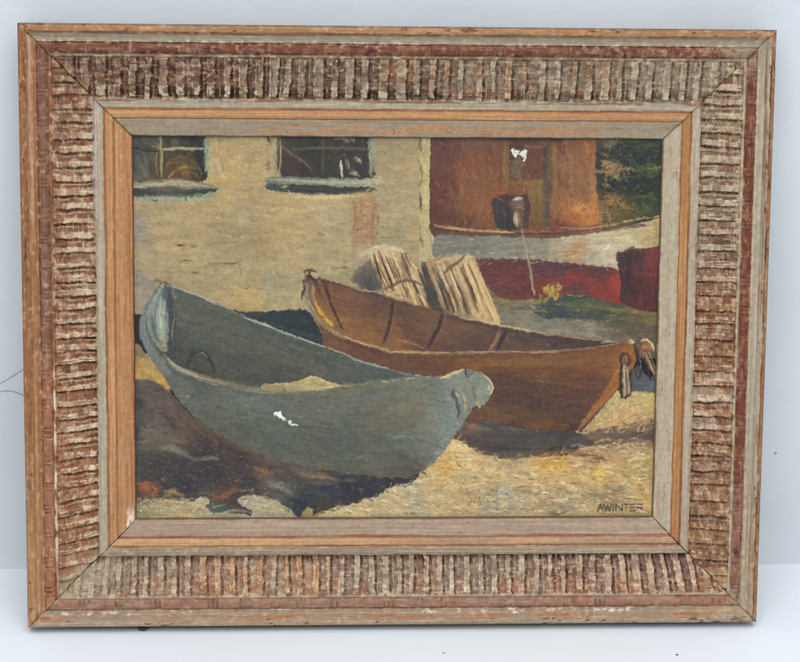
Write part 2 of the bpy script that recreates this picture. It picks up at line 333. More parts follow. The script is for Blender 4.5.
    c = mix(c, [214, 158, 106], o_ * sm(nl, 0, .5) * .5); c = mix(c, [140, 78, 50], A(81.8, 83.6) * (.45 + .5 * n1)); c = mix(c, [146, 86, 58], A(91.2, 92.6) * .6)
    l_ = A(92.6, 112)
    c = mix(c, {'T': [157, 145, 125], 'R': [172, 160, 139], 'B': [158, 139, 121], 'L': [194, 124, 74]}[which], l_)
    if which == 'T':
        pt = A(97, 106, 1.5) * sm(n1 + .3 * n2, -.05, .2) * sm(S, 210, 260) * (1 - sm(S, 540, 600)); c = mix(c, [192, 138, 96], pt * .9); c = mix(c, [150, 88, 62], pt * sm(n3, .2, .5) * .5)
    if which == 'L':
        c = mix(c, [204, 140, 90], l_ * sm(nl, .0, .5) * .6); c = mix(c, [168, 86, 48], A(101, 112) * sm(nl + .35 * n1, -.1, .35) * .75); c = mix(c, [226, 210, 190], A(94, 104) * sm(n3 + .5 * n4, .62, .74) * .7); c = mix(c, [220, 208, 192], A(101, 112) * sm(S, 478, 500) * sm(n2 + .4, 0, .4))
    if which == 'R':
        c = mix(c, [148, 126, 104], A(100, 108, 2) * sm(nl + .3 * n2, 0, .4) * .6); c = mix(c, [190, 180, 160], l_ * sm(nl, -.6, -.1) * .35)
    if which == 'B':
        c = mix(c, [150, 92, 72], A(91.8, 93.8) * (.5 + n1)); c = mix(c, [172, 158, 136], l_ * sm(nl, 0, .5) * .5)
    c = mix(c, [120, 96, 80], l_ * sm(n3 + .4 * n2, .45, .7) * .5)
    # darker line along the inner sight edge
    c = mix(c, [88, 62, 46], A(109.2, 112) * .6)
    n5_ = fbm(S / 35 + q, TT / 2.2, 8, 4)
    c = mix(c, [158, 136, 116], inb * sm(n5_ + .7 * n3 + .3 * fbm(S / 12 + q, TT / 2, 2, 3), -.15, .45) * {'T': .42, 'R': .36, 'B': .45, 'L': .3}[which])
    c = mix(c, [96, 66, 48], chip * .6); c = mix(c, [76, 54, 42], (1 - sm(groove, .3, 1.4)) * inb * .5 * sm(n2 + .6 * n3, -.25, .4))  # worn chips; bead grooves also darkened, their shade put into the colour
    # pale paint caught in the crevices, dirt rubbed along the arrises
    c = mix(c, [150, 128, 106], A(-9, 9) * sm(n5_ + .5 * n3, -.1, .5) * .45)
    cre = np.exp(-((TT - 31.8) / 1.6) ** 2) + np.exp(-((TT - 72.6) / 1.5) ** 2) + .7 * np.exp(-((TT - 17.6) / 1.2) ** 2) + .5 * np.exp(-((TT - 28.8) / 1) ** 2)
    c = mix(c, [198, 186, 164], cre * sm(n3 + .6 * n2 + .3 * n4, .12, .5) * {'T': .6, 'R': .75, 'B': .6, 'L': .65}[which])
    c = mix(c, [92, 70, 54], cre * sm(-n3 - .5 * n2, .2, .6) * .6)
    n5 = fbm(S / 30 + q, TT / 9, 5, 4); n6 = fbm(S / 9 + q, TT / 1.6, 0, 3)
    c = mix(c, [126, 100, 80], sm(n5 + .5 * n6, .25, .7) * .35); c = mix(c, [186, 172, 150], sm(-n5 + .5 * n6, .3, .8) * .28)
    if which in 'TR': c = mix(c, [152, 141, 122], sm(S - TT if which == 'B' else (S if which == 'T' else Ls - S), Ls - 44 - (18 if which == 'T' else 12), Ls - 30) * A(9, 30) * (.55 + .6 * n3))
    if which in 'BR': c = mix(c, [164, 149, 128], sm(S, Ls - 46, Ls - 28) * A(6, 30) * (.6 + .6 * n3))
    if which in 'LB': c = mix(c, [164, 151, 130], np.exp(-np.clip(MIT if True else 0, 0, 99) / 26.0) * sm(S if which == 'L' else Ls - S, Ls * .5, Ls * .6) * A(31, 74) * .75)
    if which in 'TL': c = mix(c, [146, 112, 88], np.exp(-np.clip(MIT, 0, 99) / 10.0) * (1 - sm(S, Ls * .4, Ls * .5)) * A(31, 74) * .5)
    c = mix(c, [66, 46, 34], np.exp(-np.clip(MIT, 0, 99) / .9) * .55)
    c = mix(c, [188, 172, 148], np.exp(-np.clip(MIT, 0, 99) / 2.2) * sm(fbm(S / 5, TT / 5 + q, 4, 3), .05, .35) * .8)
    c = mix(c, [182, 168, 146], sm(n6 + .7 * n3 + .3 * n5, .22, .62) * A(0, 82) * .42 * (1 - .75 * inb))
    rg_ = np.clip(c[..., 0] - c[..., 1] - 34, 0, 60); c[..., 1] += .22 * rg_; c[..., 2] += .08 * rg_
    m_ = c.mean(-1, keepdims=True); sat = np.clip(1 - .30 * sm((c[..., :1] - c[..., 2:]), 40, 110), 0, 1); c = m_ + (c - m_) * sat
    c = 130 + (c - 130) * 1.13; c[..., 1] += .5; c[..., 2] += 1
    c = c * (1 + .06 * n3 + .05 * nl + .05 * n5 + .05 * n6)[..., None]
    return S, TT, h, c, t

def place(which, S, TT, h):
    d = -h / 1000.0 - D
    s, t = S * U, TT * U
    if which == 'T': x, z = -W / 2 + s, H - t
    elif which == 'B': x, z = -W / 2 + s, t
    elif which == 'L': x, z = -W / 2 + t, H - s
    else: x, z = W / 2 - t, H - s
    return np.stack([x, d + 0 * x, z], -1)

RAIL_NOTE = {'T': 'top rail with a dark ribbed band', 'B': 'bottom rail with pinkish grey ribs', 'L': 'left rail with bare orange wood edge', 'R': 'right rail with beige and brown ribs'}
FLIP = {'T': True, 'B': False, 'L': False, 'R': True}
def part_mesh(name, which, S, TT, h, c, parent, pre=(), post=()):
    """rows of the grid, with skirts at the mitred ends; pre/post are extra rows (t, height) before and after"""
    S, TT, h, c = [a.copy() for a in (S, TT, h, c)]
    for (row, lst, where) in ((0, pre, 0), (-1, post, 1)):
        for (t_, h_) in lst:
            r_ = 0 if where == 0 else -1
            k = np.linspace(0, 1, S.shape[1]); Ls = (W if which in 'TB' else H) / U
            s_ = t_ + (Ls - 2 * t_) * k
            new = (s_[None], np.full((1, S.shape[1]), float(t_)), np.full((1, S.shape[1]), float(h_)), c[r_][None] * .85)
            if where == 0: S, TT, h, c = [np.concatenate([n, a]) for n, a in zip(new, (S, TT, h, c))]
            else: S, TT, h, c = [np.concatenate([a, n]) for n, a in zip(new, (S, TT, h, c))]
    hs0 = np.minimum(h[:, :1] - 9, -16); hs1 = np.minimum(h[:, -1:] - 9, -16)
    hs0 = np.maximum(hs0, -D * 1000 + .2); hs1 = np.maximum(hs1, -D * 1000 + .2)
    S = np.concatenate([S[:, :1], S, S[:, -1:]], 1); TT = np.concatenate([TT[:, :1], TT, TT[:, -1:]], 1)
    h = np.concatenate([hs0, h, hs1], 1); brown = np.full((c.shape[0], 1, 3), 1.0) * np.array([118, 88, 66])
    c = np.concatenate([brown, c, brown], 1)
    P = place(which, S, TT, h); f = grid_faces(*S.shape)
    if FLIP[which]: f = f[:, ::-1]
    return mesh_from(name, P.reshape(-1, 3), f, M_WOOD, parent, c.reshape(-1, 3))

for which in 'TRBL':
    S, TT, h, c, t = rail(which)
    def rows(a, b):
        i0 = int(np.argmin(np.abs(t - a))); i1 = int(np.argmin(np.abs(t - b))); return slice(i0, i1 + 1)
    a = rows(0, 18)
    fr = part_mesh('frame_rail', which, S[a], TT[a], h[a], c[a], root, pre=((100, -D * 1000), (2.5, -D * 1000), (1.2, -D * 1000 + 3)))
    fr['label'] = RAIL_NOTE[which]
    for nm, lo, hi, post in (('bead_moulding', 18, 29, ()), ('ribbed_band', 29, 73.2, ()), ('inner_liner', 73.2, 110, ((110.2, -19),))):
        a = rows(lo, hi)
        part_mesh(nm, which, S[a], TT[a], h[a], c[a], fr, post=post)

#@@PAINTING@@
# The canvas: a fine grid; every vertex knows where it sits in the picture's own drawing units (PX, PY), in which all brushwork below is laid down
CX0, CX1 = -W / 2 + 109.4 * U, W / 2 - 109.4 * U
CZ0, CZ1 = 109.4 * U, H - 109.4 * U
NCX, NCZ = 960, 712
_x = np.linspace(CX0, CX1, NCX); _z = np.linspace(CZ1, CZ0, NCZ)
GX, GZ = np.meshgrid(_x, _z)
_P = np.stack([GX.ravel(), np.full(GX.size, CANVAS_DEPTH - D), GZ.ravel()], 1)
PX, PY = [a.reshape(GX.shape) for a in local_to_px(_P)]
IMG = np.zeros(PX.shape + (3,)); HGT = np.zeros(PX.shape); RID = np.zeros(PX.shape, np.int32); ANG = np.zeros(PX.shape)
_pxl, _pxr = PX[:, 0].min(), PX[:, -1].max(); _pyt, _pyb = PY[0].min(), PY[-1].max()
EJ1 = fbm(PX / 5, PY / 5, 2, 3); EJ2 = fbm(PX / 5, PY / 5, 6, 3)
FINE = fbm(PX / 1.6, PY / 1.6, 3, 2)
def bbox(x0, y0, x1, y1):
    j0 = int((x0 - _pxl) / (_pxr - _pxl) * NCX) - 14; j1 = int((x1 - _pxl) / (_pxr - _pxl) * NCX) + 14
    i0 = int((y0 - _pyt) / (_pyb - _pyt) * NCZ) - 12; i1 = int((y1 - _pyt) / (_pyb - _pyt) * NCZ) + 12
    return slice(max(i0, 0), max(min(i1, NCZ), 0)), slice(max(j0, 0), max(min(j1, NCX), 0))
def spline(pts, closed=False, n=5):
    p = np.array(pts, float)
    if len(p) < 3: return p
    q = np.concatenate([p[-1:], p, p[:2]]) if closed else np.concatenate([2 * p[:1] - p[1:2], p, 2 * p[-1:] - p[-2:-1]])
    out = []; m = len(p) if closed else len(p) - 1
    for i in range(m):
        a, b, c, d = q[i], q[i + 1], q[i + 2], q[i + 3]
        for t in np.linspace(0, 1, n, endpoint=False):
            out.append(.5 * (2 * b + (c - a) * t + (2 * a - 5 * b + 4 * c - d) * t * t + (3 * b - a - 3 * c + d) * t ** 3))
    if not closed: out.append(p[-1])
    return np.array(out)
def seg_dist(x, y, pts, closed):
    best = np.full(x.shape, 1e9); par = np.zeros(x.shape); inside = np.zeros(x.shape, bool)
    p = np.concatenate([pts, pts[:1]]) if closed else pts
    L = np.concatenate([[0], np.cumsum(np.hypot(*np.diff(p, axis=0).T))]); tot = max(L[-1], 1e-6)
    for i in range(len(p) - 1):
        (ax_, ay_), (bx, by) = p[i], p[i + 1]; dx, dy = bx - ax_, by - ay_; l2 = dx * dx + dy * dy + 1e-9
        t = np.clip(((x - ax_) * dx + (y - ay_) * dy) / l2, 0, 1)
        d2 = (x - ax_ - t * dx) ** 2 + (y - ay_ - t * dy) ** 2
        m = d2 < best; best = np.where(m, d2, best); par = np.where(m, (L[i] + t * (L[i + 1] - L[i])) / tot, par)
        if closed:
            cond = (ay_ > y) != (by > y)
            with np.errstate(divide='ignore', invalid='ignore'):
                inside ^= cond & (x < (bx - ax_) * (y - ay_) / (by - ay_ if by != ay_ else 1e-9) + ax_)
    return np.sqrt(best), par, inside, tot
def colour_field(x, y, samples):
    s = np.array(samples, float)
    if len(s) == 1: return np.broadcast_to(s[0, 2:], x.shape + (3,)).copy()
    num = np.zeros(x.shape + (3,)); den = np.zeros(x.shape)
    for r_ in s:
        w = 1.0 / ((x - r_[0]) ** 2 + (y - r_[1]) ** 2 + 30) ** 1.7
        num += w[..., None] * r_[2:]; den += w
    return num / den[..., None]
def region(pts, samples, rid=None, ang=None, soft=.8, jit=.9, a=1.0, smooth=True, h=0.05, grain=.05):
    """a filled area of paint with its own run of colour"""
    p = np.array(pts, float); b = bbox(p[:, 0].min(), p[:, 1].min(), p[:, 0].max(), p[:, 1].max())
    x, y = PX[b], PY[b]
    if x.size == 0: return
    q = spline(p, True, 4) if smooth else p
    wx, wy = x + jit * EJ1[b], y + jit * EJ2[b]
    d, _, ins, _ = seg_dist(wx, wy, q, True); sd = np.where(ins, d, -d)
    al = sm(sd, -soft, soft) * a
    if len(samples[0]) == 3: samples = [(p[:, 0].mean(), p[:, 1].mean()) + tuple(samples[0])]
    dx, dy = 4 * EJ2[b], 3 * EJ1[b]
    c = colour_field(x + dx, y + dy, samples)
    an = 0.0 if ang is None else ang
    ca, sa = math.cos(an), math.sin(an)
    br = fbm((x * ca + y * sa) / 13, (-x * sa + y * ca) / 2.1, 7, 3); br2 = fbm((x * ca + y * sa) / 30, (-x * sa + y * ca) / 6, 4, 3)
    c = c * (1 + 1.2 * grain * br + grain * .8 * br2)[..., None] + (br2 * 34 * grain)[..., None] * np.array([1, .35, -.8])
    IMG[b] += (c - IMG[b]) * al[..., None]; HGT[b] += al * h * (1 + br)
    m = al > .5
    if rid is not None: RID[b] = np.where(m, rid, RID[b])
    if ang is not None: ANG[b] = np.where(m, ang, ANG[b])
def stroke(pts, w, col, a=.95, soft=.7, dry=.25, w2=None, taper=.45, h=.10, rid=None, jit=.5, n=5):
    """one pull of the brush"""
    q = spline(pts, False, n); b = bbox(q[:, 0].min() - w, q[:, 1].min() - w, q[:, 0].max() + w, q[:, 1].max() + w)
    x, y = PX[b], PY[b]
    if x.size == 0: return
    d, t, _, L = seg_dist(x + jit * EJ2[b], y + jit * EJ1[b], q, False)
    ww = w if w2 is None else w + (w2 - w) * t
    ww = ww * (1 - taper * np.clip((np.abs(t - .5) - .3) / .2, 0, 1))
    br = fbm(t * L / 9, d * 1.3 + w * 7.7 + pts[0][0], 3, 3)
    al = sm(ww / 2 - d, -soft, soft) * a * np.clip(1 - dry * (.55 - 1.9 * br), 0, 1)
    c = np.array(col, float) * (1 + .07 * br + .05 * FINE[b])[..., None]
    IMG[b] += (c - IMG[b]) * al[..., None]; HGT[b] += al * h * (1 + .8 * br)
    if rid is not None: RID[b] = np.where(al > .5, rid, RID[b])
def scumble(pts, n, spread, w, col, seed, a=.6, var=.12, dry=.7, soft=.9):
    """a bundle of loose overlapping pulls along one path"""
    g = np.random.default_rng(seed); p = np.array(pts, float)
    for _ in range(n):
        i0, i1 = sorted(g.uniform(0, len(p) - 1, 2)); i0, i1 = i0 * .6, i1 + (len(p) - 1 - i1) * .4
        ts = np.linspace(i0, i1, 4); q = np.stack([np.interp(ts, np.arange(len(p)), p[:, k]) for k in (0, 1)], 1)
        q = q + g.normal(0, spread, 2) + g.normal(0, spread * .35, q.shape)
        stroke(q, w * g.uniform(.55, 1.3), np.array(col, float) * (1 + g.normal(0, var)) + g.normal(0, 4, 3), a * g.uniform(.6, 1.1), soft, dry)
def dabs(n, seed, box=None, length=(4, 13), width=(1.0, 2.6), var=9, hue=5, a=(.25, .7), h=.04):
    """many short brush marks, each picking up the colour that lies under it and following its area"""
    g = np.random.default_rng(seed)
    for _ in range(n):
        i, j = g.integers(6, NCZ - 6), g.integers(6, NCX - 6)
        x0, y0 = PX[i, j], PY[i, j]
        if box and not (box[0] < x0 < box[2] and box[1] < y0 < box[3]): continue
        an = ANG[i, j] + g.normal(0, .22); l = g.uniform(*length); w = g.uniform(*width)
        b = (slice(max(i - 14, 0), i + 15), slice(max(j - 14, 0), j + 15))
        x, y = PX[b] - x0, PY[b] - y0; ca, sa = math.cos(an), math.sin(an)
        u = x * ca + y * sa; v = -x * sa + y * ca + .02 * u * u * g.normal(0, .8)
        al = sm(1 - np.abs(u) / (l / 2), 0, .35) * sm(1 - np.abs(v) / (w / 2), 0, .6) * g.uniform(*a)
        al = al * (RID[b] == RID[i, j]) * (.75 + .5 * FINE[b])
        c = IMG[i, j] * (1 + g.normal(0, var / 100)) + g.normal(0, hue, 3) * np.array([1, .6, .9])
        IMG[b] += (c - IMG[b]) * np.clip(al, 0, 1)[..., None]; HGT[b] += al * h * (1 + np.sin(v * 5 + g.random() * 6) * .5)

def touches(rid, box, n, cols, length, width, a, seed, ang=0.0, spread=.5, h=.06):
    """short loaded touches of other colours, kept inside one area"""
    g = np.random.default_rng(seed); done = 0; tries = 0
    while done < n and tries < n * 12:
        tries += 1
        x0, y0 = g.uniform(box[0], box[2]), g.uniform(box[1], box[3])
        i = int((y0 - _pyt) / (_pyb - _pyt) * NCZ); j = int((x0 - _pxl) / (_pxr - _pxl) * NCX)
        if not (8 < i < NCZ - 8 and 8 < j < NCX - 8) or RID[i, j] != rid: continue
        x0, y0 = PX[i, j], PY[i, j]; done += 1
        b = (slice(max(i - 13, 0), i + 14), slice(max(j - 13, 0), j + 14)); x, y = PX[b] - x0 + .5 * EJ1[b], PY[b] - y0 + .5 * EJ2[b]
        an = ang + g.normal(0, spread); l = g.uniform(*length); w = g.uniform(*width); ca, sa = math.cos(an), math.sin(an)
        u = x * ca + y * sa; v = -x * sa + y * ca + .05 * u * u * g.normal(0, .7)
        al = sm(1 - np.abs(u) / (l / 2), 0, .3) * sm(1 - np.abs(v) / (w / 2 * (1 - .3 * u / l)), 0, .5) * g.uniform(*a) * np.clip(.8 + .7 * FINE[b], 0, 1.2) * (RID[b] == rid)
        c = np.array(cols[g.integers(len(cols))], float) * (1 + g.normal(0, .06))
        IMG[b] += (c - IMG[b]) * np.clip(al, 0, 1)[..., None]; HGT[b] += al * h * (1 + .6 * np.sin(v * 5))

R_WALL, R_WIN, R_WIN2, R_RED, R_HULL, R_GROUND, R_BARREL, R_TREE, R_TRAP1, R_TRAP2, R_BROWN, R_GREY, R_SAND, R_DARK, R_TRIM, R_BUCKET = range(1, 17)
E = (100, 100, 720, 560)
# --- house wall
region([(100, 110), (437, 110), (436, 268), (440, 330), (300, 340), (100, 360)], [
    (150, 200, 164, 146, 108), (135, 230, 140, 135, 122), (134, 280, 138, 132, 120), (160, 230, 167, 148, 106), (200, 210, 170, 148, 106), (225, 150, 176, 150, 104), (225, 180, 178, 150, 100), (222, 135, 150, 140, 104),
    (250, 140, 164, 146, 104), (255, 180, 168, 146, 104), (245, 215, 166, 148, 110), (290, 215, 172, 150, 106), (330, 215, 168, 152, 116), (300, 250, 168, 148, 108), (260, 245, 160, 138, 96), (240, 270, 164, 148, 110),
    (210, 265, 160, 144, 106), (180, 250, 170, 150, 106), (150, 260, 162, 144, 108), (275, 285, 152, 144, 114), (280, 300, 156, 148, 112), (250, 300, 176, 148, 100), (330, 260, 168, 150, 112), (340, 245, 164, 148, 112), (290, 310, 166, 150, 110),
    (385, 150, 150, 136, 102), (400, 190, 158, 144, 110), (410, 165, 164, 144, 106), (390, 215, 166, 150, 112), (395, 240, 148, 138, 106), (415, 230, 170, 150, 110), (230, 232, 150, 134, 100), (345, 280, 150, 140, 104)], R_WALL, 0.03, grain=.06)
# brick-coloured patch under the second window
region([(352, 196), (366, 194), (376, 200), (374, 215), (375, 232), (373, 243), (364, 250), (354, 246), (351, 225), (350, 208)], [(163, 122, 88)], a=.62, soft=3, jit=4)
scumble([(358, 196), (360, 220), (359, 248)], 16, 4.5, 3, (164, 122, 90), 1, .5)
for k_ in range(14): scumble([(353 + k_ % 3 * 3, 198 + k_ * 3.6), (364, 197 + k_ * 3.6), (374, 199 + k_ * 3.6)], 2, 1.6, 1.6, ((152, 106, 76), (172, 134, 100), (146, 100, 74))[k_ % 3], 20 + k_, .5)
scumble([(373, 198), (375, 214), (373, 230), (374, 246)], 10, 1.5, 2, (140, 98, 72), 2, .6)
region([(350, 262), (362, 250), (374, 246), (380, 256), (366, 266), (354, 275)], [(168, 150, 128)], a=.6, soft=3)
# pale corner board
region([(419, 110), (435, 110), (435, 200), (436, 265), (420, 266), (420, 200)], [(425, 140, 172, 160, 116), (430, 160, 180, 164, 112), (428, 200, 178, 162, 114), (426, 240, 178, 160, 116), (432, 255, 182, 160, 122)], R_TRIM, 1.57, grain=.07)
stroke([(434.6, 131), (434.8, 180), (435.4, 262)], 1.6, (196, 180, 138), .7, taper=0)
for a_, b_, d_ in (((419, 133), (421, 152), (92, 84, 66)), ((418, 160), (422, 176), (100, 90, 70)), ((421, 178), (419, 186), (120, 104, 80)), ((420, 192), (421, 214), (90, 78, 62)), ((421, 196), (420, 208), (70, 60, 50)), ((420, 226), (419, 240), (120, 104, 82)), ((419, 236), (423, 246), (100, 86, 70)), ((417, 150), (420, 136), (116, 104, 82))): stroke([a_, ((a_[0] + b_[0]) / 2 + .8, (a_[1] + b_[1]) / 2), b_], 1.7, d_, .8)
for a_, b_, w_, d_ in (((173, 245), (188, 245), 1.1, (100, 74, 48)), ((178, 245), (184, 245), 1.5, (66, 46, 34)), ((190, 246), (196, 246), 1.4, (110, 78, 50)), ((150, 243), (153, 243), 1.5, (120, 100, 76)), ((178, 261), (192, 261), 1, (118, 96, 66)), ((184, 260.6), (188, 260.8), 1.4, (88, 62, 42)), ((208, 263.5), (242, 262.5), 1, (118, 100, 72)), ((224, 263), (238, 262.8), 1.2, (86, 70, 52)), ((192, 273), (199, 272.5), 1.6, (98, 78, 54)), ((240, 263), (241, 276), .9, (124, 106, 80)), ((374, 238), (404, 236.5), 1.4, (130, 106, 78)), ((236, 176), (262, 174), 1, (146, 122, 84)), ((250, 219), (258, 221), 1.6, (130, 104, 76)), ((276, 274), (279, 275), 2.4, (140, 96, 62)), ((268, 276), (300, 278), .9, (140, 126, 96)), ((332, 268), (348, 267), 2.2, (138, 100, 70)), ((250, 287), (244, 289), 1.4, (110, 92, 66)), ((280, 291), (281, 285), 3, (184, 134, 84)), ((318, 233), (324, 235), 2.4, (134, 120, 84))): stroke([a_, ((a_[0] + b_[0]) / 2, (a_[1] + b_[1]) / 2 + .3), b_], w_, d_, .8)

# --- far shore: red building, trees, ground
region([(436, 110), (606, 110), (606, 236), (436, 240)], [
    (442, 145, 96, 58, 52), (442, 190, 98, 52, 44), (441, 215, 88, 50, 44), (460, 140, 104, 66, 54), (480, 140, 106, 68, 54), (465, 175, 126, 72, 48), (480, 160, 116, 66, 48), (475, 200, 132, 78, 48), (490, 180, 118, 68, 48), (455, 205, 116, 70, 48), (480, 215, 124, 74, 48),
    (465, 222, 92, 56, 46), (560, 138, 112, 68, 48), (575, 140, 122, 74, 50), (590, 140, 130, 78, 52), (575, 165, 136, 86, 60), (565, 180, 120, 80, 56), (590, 180, 142, 92, 62), (572, 205, 150, 92, 58), (585, 215, 178, 104, 56), (566, 215, 160, 88, 50), (560, 225, 104, 58, 46), (595, 160, 150, 90, 58)], R_RED, 1.2, grain=.09)
for k_ in range(34):
    x_ = 562 + (k_ * 37 % 40); y_ = 134 + (k_ * 53 % 70); stroke([(x_, y_), (x_ + .5, y_ + 9), (x_, y_ + 16)], 1.2, ((168, 112, 76), (116, 72, 52), (150, 96, 66))[k_ % 3], .4)
stroke([(601, 132), (600, 160), (601, 190), (599, 222)], 5.5, (186, 108, 62), .85, taper=.1); stroke([(596, 190), (592, 215), (598, 222)], 6, (186, 112, 60), .7)
for q_ in (((560, 205), (572, 200), (580, 204)), ((566, 214), (580, 208), (596, 214)), ((572, 209), (586, 214), (594, 210))): stroke(q_, 3, (196, 122, 68), .6)
stroke([(577, 202), (586, 206), (592, 204)], 2.2, (182, 140, 96), .6)
scumble([(445, 145), (450, 190), (446, 220)], 40, 5, 3, (98, 58, 50), 161, .35); scumble([(470, 150), (480, 190), (470, 215)], 70, 10, 3.4, (130, 84, 58), 162, .3); scumble([(570, 150), (580, 180), (575, 205)], 50, 9, 3, (140, 100, 68), 163, .35); scumble([(450, 140), (500, 140)], 24, 4, 3, (104, 72, 60), 164, .35); scumble([(565, 206), (580, 210), (594, 208)], 18, 4, 2.4, (186, 116, 64), 165, .5)
# doorway
region([(490, 130), (562, 130), (558, 141), (520, 142), (492, 139)], [(72, 50, 44)], a=.75, soft=2, ang=0)
region([(509, 142), (543, 142), (543, 178), (509, 180)], [(515, 150, 74, 56, 48), (535, 160, 102, 60, 50), (535, 172, 106, 60, 48), (515, 172, 98, 72, 54)], a=.9, ang=1.5)
stroke([(505.5, 143), (506, 165), (505.5, 190)], 5.2, (122, 98, 60), .85, taper=.15); stroke([(504, 150), (503.5, 176)], 1.5, (150, 120, 76), .5)
region([(513, 160), (521, 160), (521, 176), (513, 176)], [(104, 92, 70)], a=.7, soft=1.5)
stroke([(526, 146), (536, 147.5), (546, 145)], 3.2, (128, 108, 74), .7)
stroke([(514, 183), (530, 182), (542, 183)], 4.2, (124, 100, 56), .8)
region([(529, 183), (545, 183), (546, 226), (534, 226), (530, 205)], [(540, 190, 122, 100, 56), (540, 220, 110, 86, 50)], a=.85, ang=1.57)
stroke([(546, 140), (546, 180), (547, 224)], 7, (76, 74, 64), .9, taper=.1); stroke([(545, 150), (545, 175)], 3, (58, 58, 54), .7)
stroke([(554, 148), (555, 185), (555, 217)], 5, (126, 104, 62), .85, taper=.15); stroke([(551, 150), (551, 200)], 1.6, (92, 66, 48), .7)
for k_ in range(4): stroke([(532 + k_ * 2, 168 + k_ % 2), (534 + k_ * 2, 173)], 1, (86, 58, 48), .6)
# white flakes where paint is lost
for p_ in ([(511, 152), (514, 149.3), (519.5, 149.8), (519, 154), (516, 157), (512.5, 155.5)], [(520.3, 152.5), (524, 149.8), (526.2, 151.5), (525.5, 157), (524.3, 163), (522.3, 162.5), (523, 158), (520.5, 156)]): region(p_, [(214, 212, 208)], soft=.45, jit=2.6, h=-.25)
stroke([(518, 147), (523, 148), (527, 147)], 1.5, (60, 56, 50), .6)
# trees
region([(604, 110), (700, 110), (690, 230), (640, 226), (603, 232)], [
    (612, 137, 112, 100, 78), (625, 140, 44, 50, 42), (645, 140, 40, 48, 40), (660, 145, 42, 50, 44), (612, 150, 42, 48, 44), (620, 158, 62, 60, 50), (640, 160, 40, 46, 42), (655, 165, 36, 44, 42), (648, 172, 62, 70, 46), (630, 185, 40, 44, 48), (610, 182, 44, 46, 46), (650, 190, 50, 62, 42), (643, 205, 64, 74, 48), (655, 212, 58, 68, 48), (612, 200, 112, 86, 54), (608, 215, 134, 100, 58), (625, 210, 112, 86, 50), (640, 218, 78, 76, 48), (660, 200, 40, 50, 42)], R_TREE, .5, grain=.14)
region([(604, 160), (611, 162), (615, 170), (618, 177), (612, 178), (607, 172), (603, 170)], [(134, 112, 74)], soft=2, jit=4, a=.85)
region([(999, 158), (999, 160), (618, 168), (620, 178), (614, 180), (607, 172), (602, 172)], [(146, 122, 78)], soft=1.4, jit=2.5)
region([(604, 132), (616, 132), (617, 146), (608, 148), (604, 143)], [(112, 104, 78)], soft=2, a=.8, jit=2)
for q_, w_, c_ in ((((618, 144), (628, 141), (640, 143)), 2.6, (84, 88, 56)), (((634, 147), (640, 147)), 1.2, (126, 130, 104)), (((653, 150), (662, 151)), 1.6, (112, 124, 104)), (((657, 139), (662, 142)), 5, (92, 112, 92)), (((617, 160), (622, 162)), 1.8, (158, 144, 114)), (((617, 167), (620, 164)), 1.6, (140, 124, 96)), (((628, 156), (632, 155)), 1.6, (140, 136, 118)), (((630, 154), (633, 157)), 1.4, (110, 108, 96)), (((645, 163), (652, 165), (656, 166)), 1.6, (110, 112, 84)), (((603, 185), (609, 186), (612, 184)), 3.4, (168, 142, 98)), (((640, 172), (648, 176), (656, 172)), 4, (66, 78, 50)), (((636, 200), (646, 203), (656, 199)), 3.5, (70, 80, 50)), (((612, 189), (622, 186), (634, 192)), 2.2, (120, 96, 62)), (((605, 176), (603, 172)), 2, (60, 60, 60)), (((604, 180), (622, 184), (640, 188)), 5, (38, 44, 52)), (((636, 170), (650, 182), (662, 184)), 5, (42, 50, 40)), (((616, 148), (608, 152), (606, 158)), 4, (36, 42, 42)), (((622, 150), (640, 154), (660, 158)), 5, (34, 40, 44)), (((640, 214), (652, 212), (662, 216)), 3, (80, 84, 54)), (((628, 190), (629, 184)), 1, (150, 140, 100)), (((648, 188), (651, 187)), 1.6, (104, 122, 92)), (((638, 170), (642, 169)), 1.6, (84, 110, 70))): stroke(q_, w_, c_, .8, dry=.5)
for k_ in range(8): stroke([(617.5 + k_ * 1.4, 201 + (k_ % 3)), (618.2 + k_ * 1.4, 207)], .9, (52, 48, 38), .7)
for pts_, c_, sd_ in (([(622, 140), (645, 142), (660, 140)], (66, 76, 54), 181), ([(636, 168), (650, 172), (660, 168)], (74, 84, 54), 182), ([(630, 196), (646, 200), (660, 196)], (72, 82, 52), 183), ([(610, 150), (626, 160), (640, 162)], (40, 46, 46), 184), ([(606, 182), (630, 188), (656, 186)], (38, 44, 46), 185), ([(606, 204), (616, 200), (630, 210)], (128, 98, 58), 186), ([(640, 210), (658, 212)], (70, 82, 50), 187), ([(604, 162), (614, 166), (620, 178)], (140, 116, 74), 188), ([(606, 138), (616, 140)], (116, 106, 80), 189), ([(603, 212), (612, 220)], (126, 98, 60), 190)): scumble(pts_, 26, 3.5, 2.6, c_, sd_, .6, .2, .5)
for k_ in range(60):
    g_ = np.random.default_rng(900 + k_); x_, y_ = g_.uniform(612, 662), g_.uniform(134, 222); v_ = g_.uniform(-1, 1)
    if x_ + (y_ - 180) * .2 > 622: stroke([(x_, y_), (x_ + 3, y_ + g_.uniform(-2, 2)), (x_ + g_.uniform(4, 9), y_ + g_.uniform(-3, 3))], g_.uniform(1.5, 4), (52 + 16 * v_, 60 + 20 * v_, 44 + 8 * v_), .5, dry=.5)

